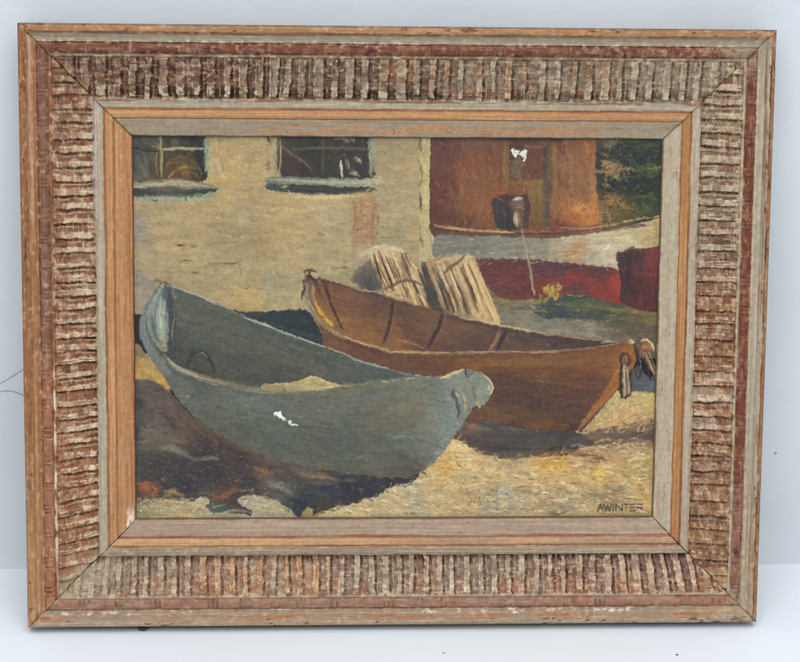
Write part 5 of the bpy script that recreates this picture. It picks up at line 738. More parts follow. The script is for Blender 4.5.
# boards inside the bow
region([(163, 287), (167, 300), (169, 325), (168, 345), (164, 352), (156, 345), (149, 332), (147, 318), (152, 304), (158, 292)], [(158, 300, 132, 138, 128), (155, 320, 128, 136, 126), (162, 330, 134, 138, 126), (152, 330, 108, 120, 120), (164, 345, 130, 126, 108), (161, 295, 100, 110, 112)], R_GREY, 1.45, soft=.8)
for q_, w_, c_, a_ in ((((169, 290), (171, 310), (171, 335), (170, 362)), 5.5, (58, 64, 72), .88), (((163, 288), (166, 300), (168, 312)), 2.6, (66, 78, 92), .75), (((152, 318), (154, 332), (160, 345)), 1.4, (74, 84, 86), .8), (((158, 300), (155, 315), (156, 330), (161, 344)), 1.3, (90, 98, 96), .7), (((161, 305), (160, 322), (164, 340)), 1.6, (166, 170, 152), .7), (((164, 310), (163, 325), (165, 346)), 1.4, (160, 160, 140), .7), (((158, 322), (157, 334)), 2, (160, 164, 142), .6), (((166, 310), (167, 330), (167, 348)), 1.4, (104, 112, 112), .6), (((163, 284), (158, 293), (152, 304), (147, 316)), 2.6, (152, 156, 148), .8), (((157, 342), (164, 348), (167, 352)), 2.6, (150, 128, 92), .6), (((152, 300), (146, 312), (142, 324)), 1.8, (112, 108, 96), .6),
    (((172, 284), (174, 294), (176, 304), (174, 318), (172, 330), (173, 346)), 1.4, (152, 124, 102), .75), (((176, 300), (175, 330), (175, 360)), 1.6, (60, 56, 58), .7), (((154, 282), (158, 281), (163, 284)), 3.4, (122, 84, 62), .85), (((163, 282), (168, 281), (171, 284)), 2.2, (146, 104, 80), .8), (((163, 284), (163.5, 288)), 1.6, (206, 204, 186), .8),
    (((142, 316), (142, 330), (149, 348), (159, 362), (170, 374)), 5, (112, 120, 122), .5), (((147, 314), (147, 330), (153, 346), (162, 358)), 1.4, (70, 76, 76), .7), (((145, 348), (156, 364), (164, 376)), 1.6, (124, 112, 84), .4),
    (((165, 356), (176, 366), (192, 373), (214, 380), (240, 387), (266, 391), (300, 390), (330, 388), (352, 384)), 5, (124, 116, 94), .85), (((168, 361), (180, 370), (196, 376), (216, 382)), 1.6, (176, 168, 140), .75), (((176, 366), (190, 373)), 1.6, (170, 160, 134), .6), (((192, 375), (204, 381), (218, 386)), 1.8, (168, 142, 116), .7), (((198, 376), (216, 380), (236, 386)), 2, (142, 116, 84), .5), (((166, 364), (178, 374), (196, 381), (214, 387)), 4, (74, 78, 74), .55), (((214, 386), (236, 392), (262, 395), (290, 394)), 2.6, (84, 84, 76), .6), (((345, 386), (360, 384), (372, 382)), 1.6, (160, 144, 100), .6), (((232, 387), (262, 391), (290, 391), (320, 389)), 3.6, (138, 126, 96), .6),
    
    (((172, 286), (186, 291), (205, 299), (222, 306)), 1.5, (150, 158, 146), .75), (((222, 306), (236, 312), (246, 317)), 1.3, (126, 130, 120), .6), (((244, 317.6), (256, 321.5), (270, 325.5)), 2, (156, 164, 158), .85), (((264, 324.5), (282, 331.5), (302, 339), (325, 346.6)), 1.9, (152, 162, 156), .85), (((328, 347.5), (338, 351.5), (345, 353.5)), 1.9, (176, 168, 152), .8), (((345, 354), (360, 361), (374, 364.5), (388, 368.5)), 2.1, (154, 158, 150), .8), (((392, 370), (400, 372), (412, 375.5)), 1.5, (140, 138, 128), .6), (((215, 306), (245, 320), (285, 337), (330, 355), (370, 368), (400, 376)), 3.4, (72, 84, 86), .6), (((240, 322), (262, 331), (290, 342)), 1.8, (64, 70, 66), .6), (((285, 344), (300, 350)), 1.6, (108, 108, 92), .5), (((330, 362), (350, 372), (370, 377)), 3, (74, 82, 84), .5)): stroke(q_, w_, c_, a_, dry=.25, taper=.35, rid=R_GREY)
scumble([(188, 369), (188, 360), (195, 354), (203, 353), (210, 360), (214, 372)], 12, 1.0, 2.2, (56, 55, 56), 141, .45, soft=1.4); scumble([(194, 357), (203, 354), (208, 358)], 3, .6, 1.3, (106, 100, 92), 142, .5)
scumble([(180, 300), (230, 320), (300, 350), (380, 374)], 60, 7, 3, (82, 84, 78), 143, .3); scumble([(180, 345), (230, 366), (300, 378)], 50, 7, 3, (72, 72, 68), 144, .3)
scumble([(190, 398), (260, 412), (340, 408), (430, 396)], 90, 10, 3, (98, 100, 92), 145, .28); scumble([(210, 415), (280, 436), (360, 446), (430, 434)], 90, 9, 3, (86, 90, 82), 146, .28); scumble([(430, 384), (450, 408), (444, 440)], 36, 6, 3, (116, 122, 116), 147, .3); scumble([(370, 400), (410, 410)], 14, 6, 3, (118, 100, 82), 148, .3)
region([(262, 385), (275, 383), (292, 382), (306, 378), (314, 376), (324, 380), (340, 385), (326, 389), (300, 391), (275, 391), (262, 389)], [(275, 387, 152, 136, 100), (300, 384, 172, 152, 108), (315, 380, 184, 164, 116), (325, 386, 176, 154, 106)], R_GREY, .1, soft=.8, jit=1)
for q_, w_, c_, a_ in ((((264, 384.5), (285, 384), (300, 381)), 1.5, (196, 164, 124), .75), (((305, 379), (314, 377), (322, 380), (338, 385)), 1.5, (198, 182, 138), .75), (((312, 381), (320, 385), (328, 386)), 1.6, (146, 112, 66), .7), (((283, 390), (285, 390)), 2.6, (84, 72, 60), .8), (((318, 388), (332, 386.6), (346, 385.5)), 1.6, (190, 176, 136), .7),
    (((382, 380.5), (388, 382.5)), 1.8, (172, 164, 148), .85), (((392, 381), (398, 380.5)), 1.4, (160, 160, 148), .8), (((405, 379), (410, 378.4), (415, 378)), 1.4, (172, 168, 152), .85), (((414, 375.5), (420, 376)), 1.6, (182, 172, 156), .8), (((425, 377), (430, 377)), 1.4, (170, 168, 156), .75), (((440, 378), (447, 376), (454, 373), (462, 370)), 3.6, (190, 172, 128), .85), (((446, 377), (452, 378)), 2, (176, 158, 116), .7), (((480, 372), (488, 379), (493, 387), (490, 395)), 1.7, (190, 184, 156), .85), (((489, 386), (489, 390)), 2.4, (206, 200, 172), .8), (((465, 369), (467, 376), (471, 374), (474, 369)), 2, (62, 60, 60), .85), (((468, 371), (472, 370)), 3, (112, 100, 94), .8), (((454, 389), (453, 396), (457, 402), (459, 412), (458, 417)), 3.2, (62, 64, 64), .85), (((457, 388), (462, 392), (465, 400), (465, 412)), 2.3, (176, 158, 108), .85), (((456, 393), (459, 396)), 2, (190, 174, 136), .8), (((460, 404), (459, 416)), 2.4, (96, 76, 66), .8), (((473, 386), (474, 392), (475, 398)), 4, (132, 92, 76), .7), (((476, 402), (479, 405), (480, 408)), 3.6, (192, 168, 138), .85), (((477, 399), (480, 401)), 1.6, (176, 168, 148), .8), (((484, 398), (478, 400), (474, 402)), 1.6, (146, 148, 134), .6), (((468, 408), (472, 412), (478, 410)), 4, (112, 84, 60), .6),
    (((186, 411), (204, 424), (226, 439), (252, 452), (280, 462)), 3.6, (112, 88, 70), .5), (((290, 464), (330, 471), (370, 475), (402, 477)), 3, (110, 88, 70), .5), (((400, 468), (414, 470), (424, 464)), 4, (96, 74, 66), .55), (((446, 440), (440, 452), (432, 462)), 4, (116, 130, 134), .6), (((428, 432), (438, 444), (430, 458)), 3, (92, 96, 96), .4), (((392, 438), (405, 436), (414, 440)), 3, (128, 142, 136), .4), (((296, 399), (302, 400)), 2, (128, 128, 118), .55), (((306, 421), (311, 421.5)), 2, (132, 124, 104), .6), (((356, 459), (364, 456)), 1.6, (124, 124, 110), .6), (((186, 396), (189, 396.6)), 2, (182, 186, 176), .85), (((240, 400), (262, 402), (284, 402)), 4, (100, 110, 106), .35), (((360, 419), (376, 421), (384, 423)), 4, (122, 98, 76), .4), (((404, 410), (416, 408), (424, 412)), 5, (124, 98, 80), .4)): stroke(q_, w_, c_, a_, dry=.3, rid=R_GREY)
# pale loss of paint on the side of the grey boat
for p_ in ([(273.8, 414.5), (277, 412.6), (281, 412.8), (281.4, 416), (284.5, 418), (284, 419.8), (280.5, 419.5), (277.5, 417.2), (275, 417)], [(286.8, 420.8), (291.5, 421.2), (292.5, 423), (296.8, 425), (294, 426.4), (291, 425.8), (289, 423.6)]): region(p_, [(226, 226, 222)], soft=.45, jit=2.4, h=-.25)
stroke([(284, 419), (287, 421)], .9, (180, 176, 166), .7)

# --- brush texture over everything
dabs(5200, 5, None, (3, 8), (.8, 1.7), 8, 5, (.15, .5))
_keep = ANG.copy(); _g = np.random.default_rng(77)
_wl = np.isin(RID, (R_WALL, R_SAND, R_RED)); ANG[_wl] += (fbm(PX / 14, PY / 14, 3, 2) * 2.2)[_wl]
dabs(7000, 9, (131, 131, 436, 325), (2.5, 7), (1.4, 4.5), 5.5, 8, (.15, .5), .06)
dabs(2600, 6, (330, 440, 660, 520), (2, 6.5), (.9, 2.4), 12, 8, (.3, .8), .07)
dabs(1500, 12, (434, 131, 608, 236), (2.5, 7), (1.2, 3.4), 9, 7, (.2, .55), .05)
dabs(2500, 13, (131, 380, 330, 515), (2, 6), (1, 2.6), 13, 5, (.2, .6), .05)
dabs(2600, 14, (140, 285, 640, 475), (2.5, 7), (1, 3), 6, 4, (.15, .5), .04)
_ca, _sa = np.cos(ANG), np.sin(ANG); _u = PX * _ca + PY * _sa; _v = -PX * _sa + PY * _ca
BR = fbm(_u / 7, _v / 1.3, 8, 3); SP = fbm(PX / 1.3, PY / 1.3, 10, 2); BL = fbm(PX / 9, PY / 7, 11, 4)
_bw = np.where(_wl, .35, 1.0)
MOT = fbm(PX / 3.2, PY / 2.6, 5, 3)
def _warp(a, dx, dy):
    ii, jj = np.meshgrid(np.arange(NCZ), np.arange(NCX), indexing='ij'); sx = NCX / (_pxr - _pxl)
    return a[np.clip(np.rint(ii + dy * sx), 0, NCZ - 1).astype(int), np.clip(np.rint(jj + dx * sx), 0, NCX - 1).astype(int)]
_wx = 1.05 * fbm(PX / 2.2, PY / 2.6, 1, 2) + 0.55 * fbm(PX / 8, PY / 8, 4, 2); _wy = 1.05 * fbm(PX / 2.2, PY / 2.6, 9, 2) + 0.55 * fbm(PX / 8, PY / 8, 7, 2)
IMG[:] = _warp(IMG, _wx, _wy); HGT[:] = _warp(HGT, _wx, _wy); RID[:] = _warp(RID, _wx, _wy)
IMG *= (1 + .07 * BR * _bw + .06 * SP + .05 * BL + .055 * MOT)[..., None]
IMG += (BL * 2)[..., None] * np.array([1, .3, -1]); HGT += .06 * BR * _bw + .04 * SP + .07 * MOT
PIT = sm(fbm(PX / 1.1, PY / 1.1, 4, 2) + .35 * fbm(PX / 30, PY / 30, 6, 2), .62, .8) * (IMG.mean(-1) > 85); IMG += (np.array([96, 78, 56.]) - IMG) * (PIT * .35)[..., None]
SPK = sm(fbm(PX / 1.0 + 7, PY / 1.0, 2, 2) + .35 * fbm(PX / 26, PY / 26, 1, 2), .66, .84); IMG += (np.array([176, 164, 138.]) - IMG) * (SPK * .30)[..., None]
# old varnish: the red browns lean towards yellow
_rg = np.clip(IMG[..., 0] - IMG[..., 1] - 20, 0, 60) * (~np.isin(RID, (R_HULL, R_BARREL))); IMG[..., 1] += np.where(RID == R_BROWN, .24, .14) * _rg; IMG[..., 0] -= .05 * _rg; IMG[..., 2] += .04 * _rg
_w = (RID == R_WALL); IMG[_w] += np.array([1, 0, -2.]); _w = (RID == R_GREY); IMG[_w] += np.array([-1, 1, -2.])
_m = IMG.mean(-1, keepdims=True); IMG[:] = _m + (IMG - _m) * np.where(np.isin(RID, (R_HULL, R_BARREL)), .76, .92)[..., None]
IMG[..., 2] += 7 * sm(IMG[..., 0] - IMG[..., 2], 50, 90) * np.isin(RID, (R_SAND,))
# crisp last touches over the texture
for k_, (a_, b_, w_, c_) in enumerate((((374, 254), (382, 288), 2.4, (92, 72, 56)), ((379, 253), (393, 290), 2, (84, 62, 48)), ((376, 256), (384, 282), 1.8, (206, 182, 140)), ((384, 256), (398, 292), 1.8, (204, 176, 130)), ((391, 262), (399, 280), 1.6, (150, 118, 84)), ((396, 258), (412, 292), 2, (206, 180, 136)), ((398, 262), (406, 282), 1.5, (130, 98, 70)), ((403, 262), (420, 300), 1.8, (120, 90, 66)), ((407, 260), (424, 302), 1.6, (196, 172, 132)), ((412, 280), (424, 308), 2.4, (88, 68, 54)), ((402, 284), (408, 298), 1.8, (112, 84, 60)), ((394, 282), (402, 298), 1.8, (202, 178, 134)), ((412, 262), (422, 286), 1.4, (184, 160, 120)), ((418, 294), (426, 306), 2, (206, 176, 130)), ((408, 286), (416, 304), 2, (206, 180, 132)))): stroke([a_, ((a_[0] + b_[0]) / 2 + .8, (a_[1] + b_[1]) / 2), b_], w_, c_, .8, dry=.3, rid=R_TRAP1)
for k_, (a_, b_, w_, c_) in enumerate((((429, 268), (444, 308), 3.2, (150, 130, 104)), ((433, 268), (448, 310), 2.4, (60, 54, 50)), ((440, 272), (454, 312), 3, (72, 60, 52)), ((446, 284), (456, 312), 2.4, (190, 154, 106)), ((447, 270), (464, 314), 2.4, (176, 150, 110)), ((451, 268), (468, 314), 2, (70, 56, 48)), ((456, 266), (474, 314), 2.6, (192, 164, 118)), ((461, 268), (478, 312), 1.8, (92, 68, 52)), ((465, 264), (484, 314), 3, (204, 176, 126)), ((462, 264), (476, 302), 1.4, (60, 48, 42)), ((470, 260), (488, 306), 3.4, (202, 174, 122)), ((468, 264), (480, 292), 1.2, (120, 92, 66)), ((474, 262), (498, 318), 2.2, (190, 164, 118)), ((478, 288), (492, 320), 1.6, (150, 116, 80)), ((484, 300), (496, 320), 2.8, (208, 178, 126)), ((460, 290), (470, 314), 2, (120, 98, 74)))): stroke([a_, ((a_[0] + b_[0]) / 2 + .8, (a_[1] + b_[1]) / 2), b_], w_, c_, .8, dry=.3, rid=R_TRAP2)
scumble([(414, 262), (420, 276), (428, 296)], 12, 1.6, 1.6, (186, 160, 118), 245, .65); scumble([(426, 262), (434, 284), (444, 306)], 12, 1.6, 1.5, (150, 128, 98), 246, .65); scumble([(422, 264), (428, 280), (436, 302)], 10, 1.4, 1.8, (66, 58, 52), 247, .7)
for k_ in range(26):
    g_ = np.random.default_rng(4100 + k_); o_ = k_ % 2; t_ = g_.uniform(0, 1); x_ = (374 + 34 * t_) if not o_ else (432 + 40 * t_); y_ = (254 if not o_ else 264) + g_.uniform(-2, 10); l_ = g_.uniform(14, 30)
    stroke([(x_, y_), (x_ + l_ * .2, y_ + l_ * .5), (x_ + l_ * .42, y_ + l_)], g_.uniform(.8, 1.4), [(56, 44, 38), (220, 196, 154), (72, 54, 44), (206, 178, 132)][k_ % 4], .8, dry=.3)
for q_, w_, c_ in ((((384, 289), (394, 285), (402, 281), (412, 281), (422, 285)), 2.8, (104, 80, 64)), (((444, 274), (450, 267), (458, 262), (464, 256)), 3, (112, 88, 68)), (((418, 270), (424, 284), (430, 300)), 3.4, (62, 58, 56)), (((424, 262), (430, 280), (438, 302)), 2.4, (76, 68, 60))): stroke(q_, w_, c_, .85, dry=.3)
for q_, w_, c_, a_ in ((((163, 284), (172, 287), (190, 292.5), (214, 302)), 1.3, (176, 180, 166), .7), (((244, 317.6), (256, 321.8), (270, 326)), 1.6, (176, 182, 174), .75), (((262, 324), (282, 331.8), (302, 339.3), (325, 347)), 1.5, (172, 180, 172), .75), (((345, 354.5), (360, 361), (388, 369)), 1.5, (172, 174, 164), .7), (((167, 358.5), (180, 368), (198, 375)), 1.4, (190, 182, 156), .75), (((186, 372), (204, 378), (226, 384)), 1.2, (178, 160, 130), .6), (((344, 336), (356, 341.5), (376, 346.5)), 1.4, (190, 166, 122), .7), (((388, 351.5), (420, 352.8), (450, 352.6)), 1.5, (184, 156, 112), .7), (((470, 352.4), (500, 351.4), (540, 351.6), (575, 349)), 1.2, (172, 154, 124), .65), (((455, 314.5), (465, 318.4), (477, 320.6)), 1.1, (190, 174, 144), .6), (((480, 321), (505, 326), (545, 333)), 1.2, (196, 168, 128), .7), (((480, 372), (488, 379), (493, 387), (490, 395)), 1.3, (206, 200, 172), .8), (((441, 378), (452, 374.5), (461, 370)), 2.6, (206, 188, 144), .75), (((307, 283), (308, 298), (315, 313)), 1.3, (166, 160, 128), .7), (((318, 307), (324, 317), (331, 325)), 1.8, (216, 164, 58), .75), (((600, 346.5), (618, 343.5)), 1, (176, 160, 136), .6)): stroke(q_, w_, c_, a_, dry=.5, taper=.4)
scumble([(162, 296), (160, 320), (165, 344)], 16, 2.2, 1.3, (168, 174, 158), 201, .6); scumble([(150, 316), (156, 340)], 8, 1.4, 1.2, (84, 94, 98), 202, .6)
touches(R_SAND, (325, 438, 657, 517), 520, [(210, 186, 136), (202, 174, 120), (192, 160, 106), (216, 198, 154), (180, 150, 104), (188, 178, 148), (202, 162, 96)], (3, 9), (1.2, 3.4), (.3, .75), 401, .1, .4, .10)
touches(R_SAND, (325, 442, 657, 517), 190, [(218, 198, 152), (212, 188, 138), (206, 182, 134), (208, 196, 160)], (7, 16), (1.4, 3.2), (.4, .85), 431, .04, .22, .14)
touches(R_SAND, (325, 450, 657, 517), 210, [(136, 106, 70), (148, 114, 76), (124, 106, 80), (160, 112, 72)], (1.5, 6), (.8, 1.8), (.4, .8), 402, .1, .5, .05)
touches(R_SAND, (480, 488, 600, 517), 160, [(160, 162, 144), (148, 148, 128), (172, 166, 140), (104, 98, 78)], (2, 6), (1, 2.4), (.4, .8), 403, .1, .6, .06)
touches(R_SAND, (580, 385, 657, 432), 200, [(196, 174, 122), (186, 152, 98), (200, 150, 96), (172, 146, 98), (206, 186, 136)], (3, 8), (1, 2.6), (.35, .8), 404, -.5, .5, .08)
touches(R_SAND, (131, 498, 300, 518), 260, [(190, 168, 124), (172, 148, 104), (198, 186, 156), (150, 146, 116), (158, 118, 76)], (2, 6), (.9, 2.2), (.35, .8), 405, .1, .6, .08)
touches(R_SAND, (131, 342, 172, 390), 60, [(190, 152, 76), (160, 132, 78), (204, 158, 66), (138, 120, 84)], (2, 7), (1, 2.4), (.3, .7), 406, .6, .5)
touches(R_WALL, (131, 131, 436, 320), 900, [(180, 152, 104), (172, 140, 94), (158, 150, 122), (180, 162, 122), (150, 138, 106), (168, 158, 124)], (2.5, 9), (1.2, 4), (.15, .5), 407, .05, .5, .07)
touches(R_WALL, (131, 195, 436, 320), 70, [(150, 104, 66), (128, 106, 76), (160, 112, 70), (112, 92, 66)], (1.5, 5), (.8, 1.5), (.4, .8), 408, .05, .25)
touches(R_WALL, (206, 131, 275, 200), 130, [(190, 156, 98), (182, 134, 84), (150, 154, 128), (184, 172, 138)], (2, 6), (1, 2.6), (.3, .7), 409, 1.2, .6, .08)
touches(R_TRIM, (418, 131, 436, 266), 120, [(196, 180, 134), (168, 152, 110), (180, 166, 120), (140, 126, 96)], (3, 9), (.8, 2), (.3, .7), 410, 1.55, .2, .07)
touches(R_RED, (436, 133, 606, 230), 420, [(128, 80, 58), (142, 92, 62), (110, 66, 52), (152, 102, 68), (120, 84, 62)], (3, 8), (1.2, 3.2), (.2, .55), 411, 1.3, .6, .06)
touches(R_TREE, (604, 133, 664, 226), 380, [(40, 48, 44), (58, 68, 48), (76, 86, 56), (34, 40, 42), (90, 94, 62), (48, 58, 44)], (2, 6), (1, 3), (.3, .8), 412, .4, .9, .08)
touches(R_TREE, (604, 150, 640, 222), 60, [(136, 112, 72), (120, 94, 56), (110, 98, 72)], (2, 5), (1, 2.4), (.3, .7), 413, .4, .9, .08)
touches(R_HULL, (436, 216, 662, 262), 220, [(196, 180, 142), (150, 146, 126), (178, 162, 124), (138, 134, 116)], (3, 8), (1, 2.4), (.15, .5), 414, -.02, .3, .06)
touches(R_HULL, (476, 262, 626, 300), 160, [(116, 62, 54), (140, 66, 52), (98, 56, 56), (128, 58, 50)], (3, 8), (1, 2.4), (.3, .6), 415, .05, .3, .06)
touches(R_DARK, (131, 380, 420, 516), 620, [(92, 82, 72), (62, 58, 58), (76, 68, 62), (108, 96, 80), (50, 48, 52)], (2.5, 8), (1, 3), (.2, .6), 416, .35, .5, .06)
touches(R_DARK, (131, 440, 320, 514), 130, [(140, 124, 98), (124, 120, 108), (158, 128, 84), (116, 84, 62)], (1, 3), (.7, 1.5), (.3, .7), 417, .4, .8)
touches(R_GROUND, (480, 288, 660, 350), 260, [(132, 122, 96), (96, 98, 72), (112, 104, 84), (74, 78, 70), (140, 122, 74)], (3, 9), (1, 2.8), (.2, .6), 418, .08, .25, .06)
touches(R_BROWN, (304, 276, 640, 434), 520, [(118, 80, 52), (100, 70, 54), (128, 86, 54), (92, 66, 54), (138, 98, 66)], (3, 9), (1, 2.6), (.12, .42), 419, .15, .3, .05)
touches(R_GREY, (139, 284, 494, 478), 700, [(106, 108, 98), (92, 98, 92), (116, 116, 102), (84, 88, 84), (112, 106, 90), (98, 108, 104)], (3, 9), (1, 2.8), (.12, .42), 420, .3, .4, .05)
touches(R_BARREL, (616, 247, 662, 306), 70, [(98, 52, 48), (84, 48, 48), (120, 58, 50)], (3, 8), (1, 2.4), (.25, .6), 421, 1.5, .3)
for k_ in range(22): # dark nicks scattered over the sand
    g_ = np.random.default_rng(5200 + k_); x_, y_ = g_.uniform(480, 650), g_.uniform(470, 514); stroke([(x_, y_), (x_ + g_.uniform(2, 7), y_ + g_.uniform(-1, 1.5))], g_.uniform(.9, 2), (112, 90, 64), .6)
# details put back crisply: rope, ribs, tassels, window bars
scumble([(188, 370), (187, 361), (194, 354), (203, 352.5), (210, 359), (215, 373)], 9, .7, 1.8, (48, 47, 48), 501, .7, .08, .3); scumble([(193, 356), (203, 353), (209, 358)], 4, .5, 1.1, (124, 116, 104), 502, .6, .08, .3); scumble([(192, 366), (200, 372), (212, 374)], 6, 1, 1.4, (60, 58, 56), 503, .5)
for q_, w_, c_, a_, t_ in ((((393, 303), (391, 316), (388, 330), (384.5, 341)), 2.6, (54, 40, 38), .7, .3), (((396, 304), (394, 318), (391, 330)), 1.2, (140, 102, 76), .5, .5), (((442, 315), (438, 328), (433, 338), (428.5, 346)), 3.2, (54, 42, 40), .75, .3), (((446, 316), (442, 328), (437, 338)), 1.2, (136, 100, 78), .5, .5), (((500, 332), (496, 340), (490, 349)), 3, (152, 108, 78), .7, .4), (((505.5, 332), (501, 341), (497, 350)), 3.2, (52, 40, 38), .75, .4), (((325, 283), (328.5, 296), (334.5, 312), (343, 329)), 1.8, (52, 38, 38), .7, .4),
    (((624, 366), (624, 380), (624.5, 396)), 1.8, (192, 168, 136), .85, .3), (((627.5, 368), (628.5, 380), (629.5, 392)), 1.5, (178, 152, 122), .8, .4), (((621, 367), (620.5, 382), (622, 398)), 2.2, (48, 38, 34), .85, .2), (((626, 372), (627, 386), (627.5, 397)), 1.1, (66, 54, 46), .8, .3), (((631, 372), (631.5, 386), (630.5, 396)), 1.5, (60, 48, 42), .8, .3), (((646, 353), (650, 363), (654, 374)), 2, (178, 148, 118), .8, .4), (((649, 352), (653, 362), (656, 370)), 1.4, (196, 170, 132), .7, .4), (((644, 358), (647, 368), (651, 380)), 2, (46, 38, 36), .8, .3), (((642, 341), (646.5, 339.5), (651, 343)), 1.6, (212, 196, 140), .8, .4), (((634, 347), (637, 358), (639, 372)), 2, (46, 38, 36), .8, .3), (((630, 340), (634, 342.5)), 2.6, (206, 190, 150), .8, .4),
    (((163, 149.5), (182, 148.6), (203, 148.6)), 2, (164, 154, 124), .8, .2), (((160.5, 131), (161.5, 150), (161.5, 177)), 1.7, (154, 142, 106), .75, .2), (((157, 152), (156.5, 165), (157.5, 176)), 1.2, (140, 116, 80), .6, .3), (((132, 147), (144, 150.5), (159, 151)), 1.6, (38, 36, 32), .8, .3), (((292, 149), (330, 148.4), (369, 149)), 1.9, (92, 94, 72), .7, .2), (((322.5, 134), (323, 152), (322.5, 175)), 1.4, (84, 84, 64), .6, .3), (((341, 161), (341.5, 169), (342, 177)), 1.8, (196, 184, 156), .85, .3), (((280, 138), (280.5, 156), (279.5, 174)), 1.1, (176, 160, 112), .7, .3), (((280, 145), (290, 152.5), (304, 162), (312, 172)), 1.6, (122, 92, 70), .65, .4), (((134, 187.5), (160, 184.5), (180, 181.5), (206, 186.5)), 1.6, (176, 170, 140), .65, .4), (((269, 180), (310, 181.5), (360, 184)), 1.4, (164, 168, 144), .6, .4), (((522, 229), (525, 246), (529, 266), (534, 294)), 1.7, (160, 140, 112), .75, .2), (((437, 226.5), (470, 230.5), (510, 232.5)), 1.8, (188, 164, 120), .7, .4), (((512, 234), (550, 233.5), (580, 230)), 1.4, (70, 54, 50), .6, .4), (((566, 233.5), (600, 228.5), (645, 224)), 1.8, (84, 60, 58), .7, .4)): stroke(q_, w_, c_, a_, dry=.3, taper=t_)
scumble([(158, 449), (172, 447), (186, 455), (200, 460)], 12, 1.8, 1.3, (132, 130, 118), 504, .38, .08, .9); scumble([(196, 459), (210, 456), (222, 460)], 7, 1.3, 1.2, (122, 118, 104), 505, .4, .1, .9); scumble([(264, 482), (280, 486), (296, 494)], 12, 2.4, 1.6, (118, 116, 104), 506, .4, .1, .9)
scumble([(486, 212), (492, 196), (508, 192), (524, 190)], 8, .9, 1.6, (132, 70, 52), 507, .6); scumble([(513, 199), (521, 198)], 6, .8, 1.4, (192, 178, 156), 508, .8, .06, .3); scumble([(515.5, 212), (517, 226)], 8, .9, 1.3, (182, 164, 132), 509, .75, .06, .3)
def fray(pts, n, spread, ca_, cb_, seed):
    """ragged small strokes of both neighbours across an edge"""
    g = np.random.default_rng(seed); p = np.array(pts, float)
    for _ in range(n):
        t = g.uniform(0, len(p) - 1); x = np.interp(t, np.arange(len(p)), p[:, 0]) + g.normal(0, spread); y = np.interp(t, np.arange(len(p)), p[:, 1]) + g.normal(0, spread)
        l = g.uniform(2, 7); an = g.normal(.05, .5); c = np.array((ca_, cb_)[g.integers(2)], float) * (1 + g.normal(0, .1))
        stroke([(x, y), (x + l * .5 * math.cos(an), y + l * .5 * math.sin(an) + g.normal(0, .4)), (x + l * math.cos(an), y + l * math.sin(an))], g.uniform(.9, 2.2), c, g.uniform(.4, .8), dry=.5)
fray([(131, 502), (150, 501), (170, 499), (205, 498)], 46, 1.4, (84, 76, 66), (182, 164, 122), 601)
fray([(238, 503), (246, 496), (262, 496), (278, 502), (296, 514)], 26, 1.2, (74, 68, 64), (176, 166, 136), 602)
fray([(318, 512), (340, 506), (366, 500), (390, 488), (412, 483), (424, 470)], 50, 1.4, (62, 58, 60), (190, 172, 128), 603)
fray([(424, 472), (434, 452), (448, 438)], 20, 1.2, (112, 112, 98), (190, 164, 112), 604)
fray([(456, 439), (470, 448), (490, 456), (520, 457), (545, 453), (590, 445)], 50, 1.3, (88, 76, 66), (192, 164, 116), 605)
fray([(131, 380), (150, 381), (168, 388)], 16, 1.2, (96, 86, 76), (176, 144, 82), 606)
fray([(164, 380), (176, 398), (200, 422), (230, 442), (270, 458), (320, 470), (380, 477)], 70, 1.3, (88, 78, 68), (100, 98, 86), 607)
fray([(580, 432), (604, 430), (632, 423), (656, 421)], 26, 1.3, (104, 86, 68), (186, 160, 110), 608)
fray([(594, 446), (620, 444), (656, 442)], 26, 1.6, (112, 92, 74), (186, 158, 108), 609)
fray([(604, 135), (603, 160), (604, 190), (602, 222)], 34, 1.1, (50, 54, 46), (166, 104, 64), 610)
fray([(268, 182), (300, 196), (345, 195), (372, 190)], 22, 1.2, (72, 74, 70), (178, 158, 116), 611); fray([(134, 198), (180, 199), (210, 193)], 20, 1.2, (72, 76, 70), (160, 154, 120), 612)
IMG[:] = 112 + (IMG - 112) * 1.06
# --- signature
def letter(strokes, x0, x1, col):
    for s_ in strokes: stroke([(x0 + a * (x1 - x0), 504.2 + b * 6.4) for a, b in s_], 1.25, col, .95, soft=.5, dry=0, taper=.05, jit=.1, n=4)
SIG = (('A', 597.6, 603.2), ('W', 603.6, 611.4), ('I', 612.4, 614.6), ('N', 616, 622.4), ('T', 624, 629.2), ('E', 630.8, 635.8), ('R', 637.6, 643.6))
GL = {'A': [[(0, 1), (.5, 0)], [(.5, 0), (1, 1)], [(.2, .65), (.8, .65)]], 'W': [[(0, 0), (.27, 1)], [(.27, 1), (.5, .15)], [(.5, .15), (.74, 1)], [(.74, 1), (1, 0)]], 'I': [[(.5, 0), (.5, 1)]], 'N': [[(0, 1), (0, 0)], [(0, 0), (1, 1)], [(1, 1), (1, 0)]], 'T': [[(0, 0), (1, 0)], [(.5, 0), (.5, 1)]], 'E': [[(0, 0), (0, 1)], [(0, 0), (1, 0)], [(0, .5), (.8, .5)], [(0, 1), (1, 1)]], 'R': [[(0, 1), (0, 0)], [(0, 0), (.65, .02), (.95, .26), (.65, .5), (0, .52)], [(.4, .5), (1, 1)]]}
for k_, (l_, a_, b_) in enumerate(SIG): letter(GL[l_], a_, b_, ((62, 66, 58), (62, 66, 58), (66, 68, 58), (64, 58, 50), (84, 64, 56), (84, 64, 56), (80, 58, 56))[k_])

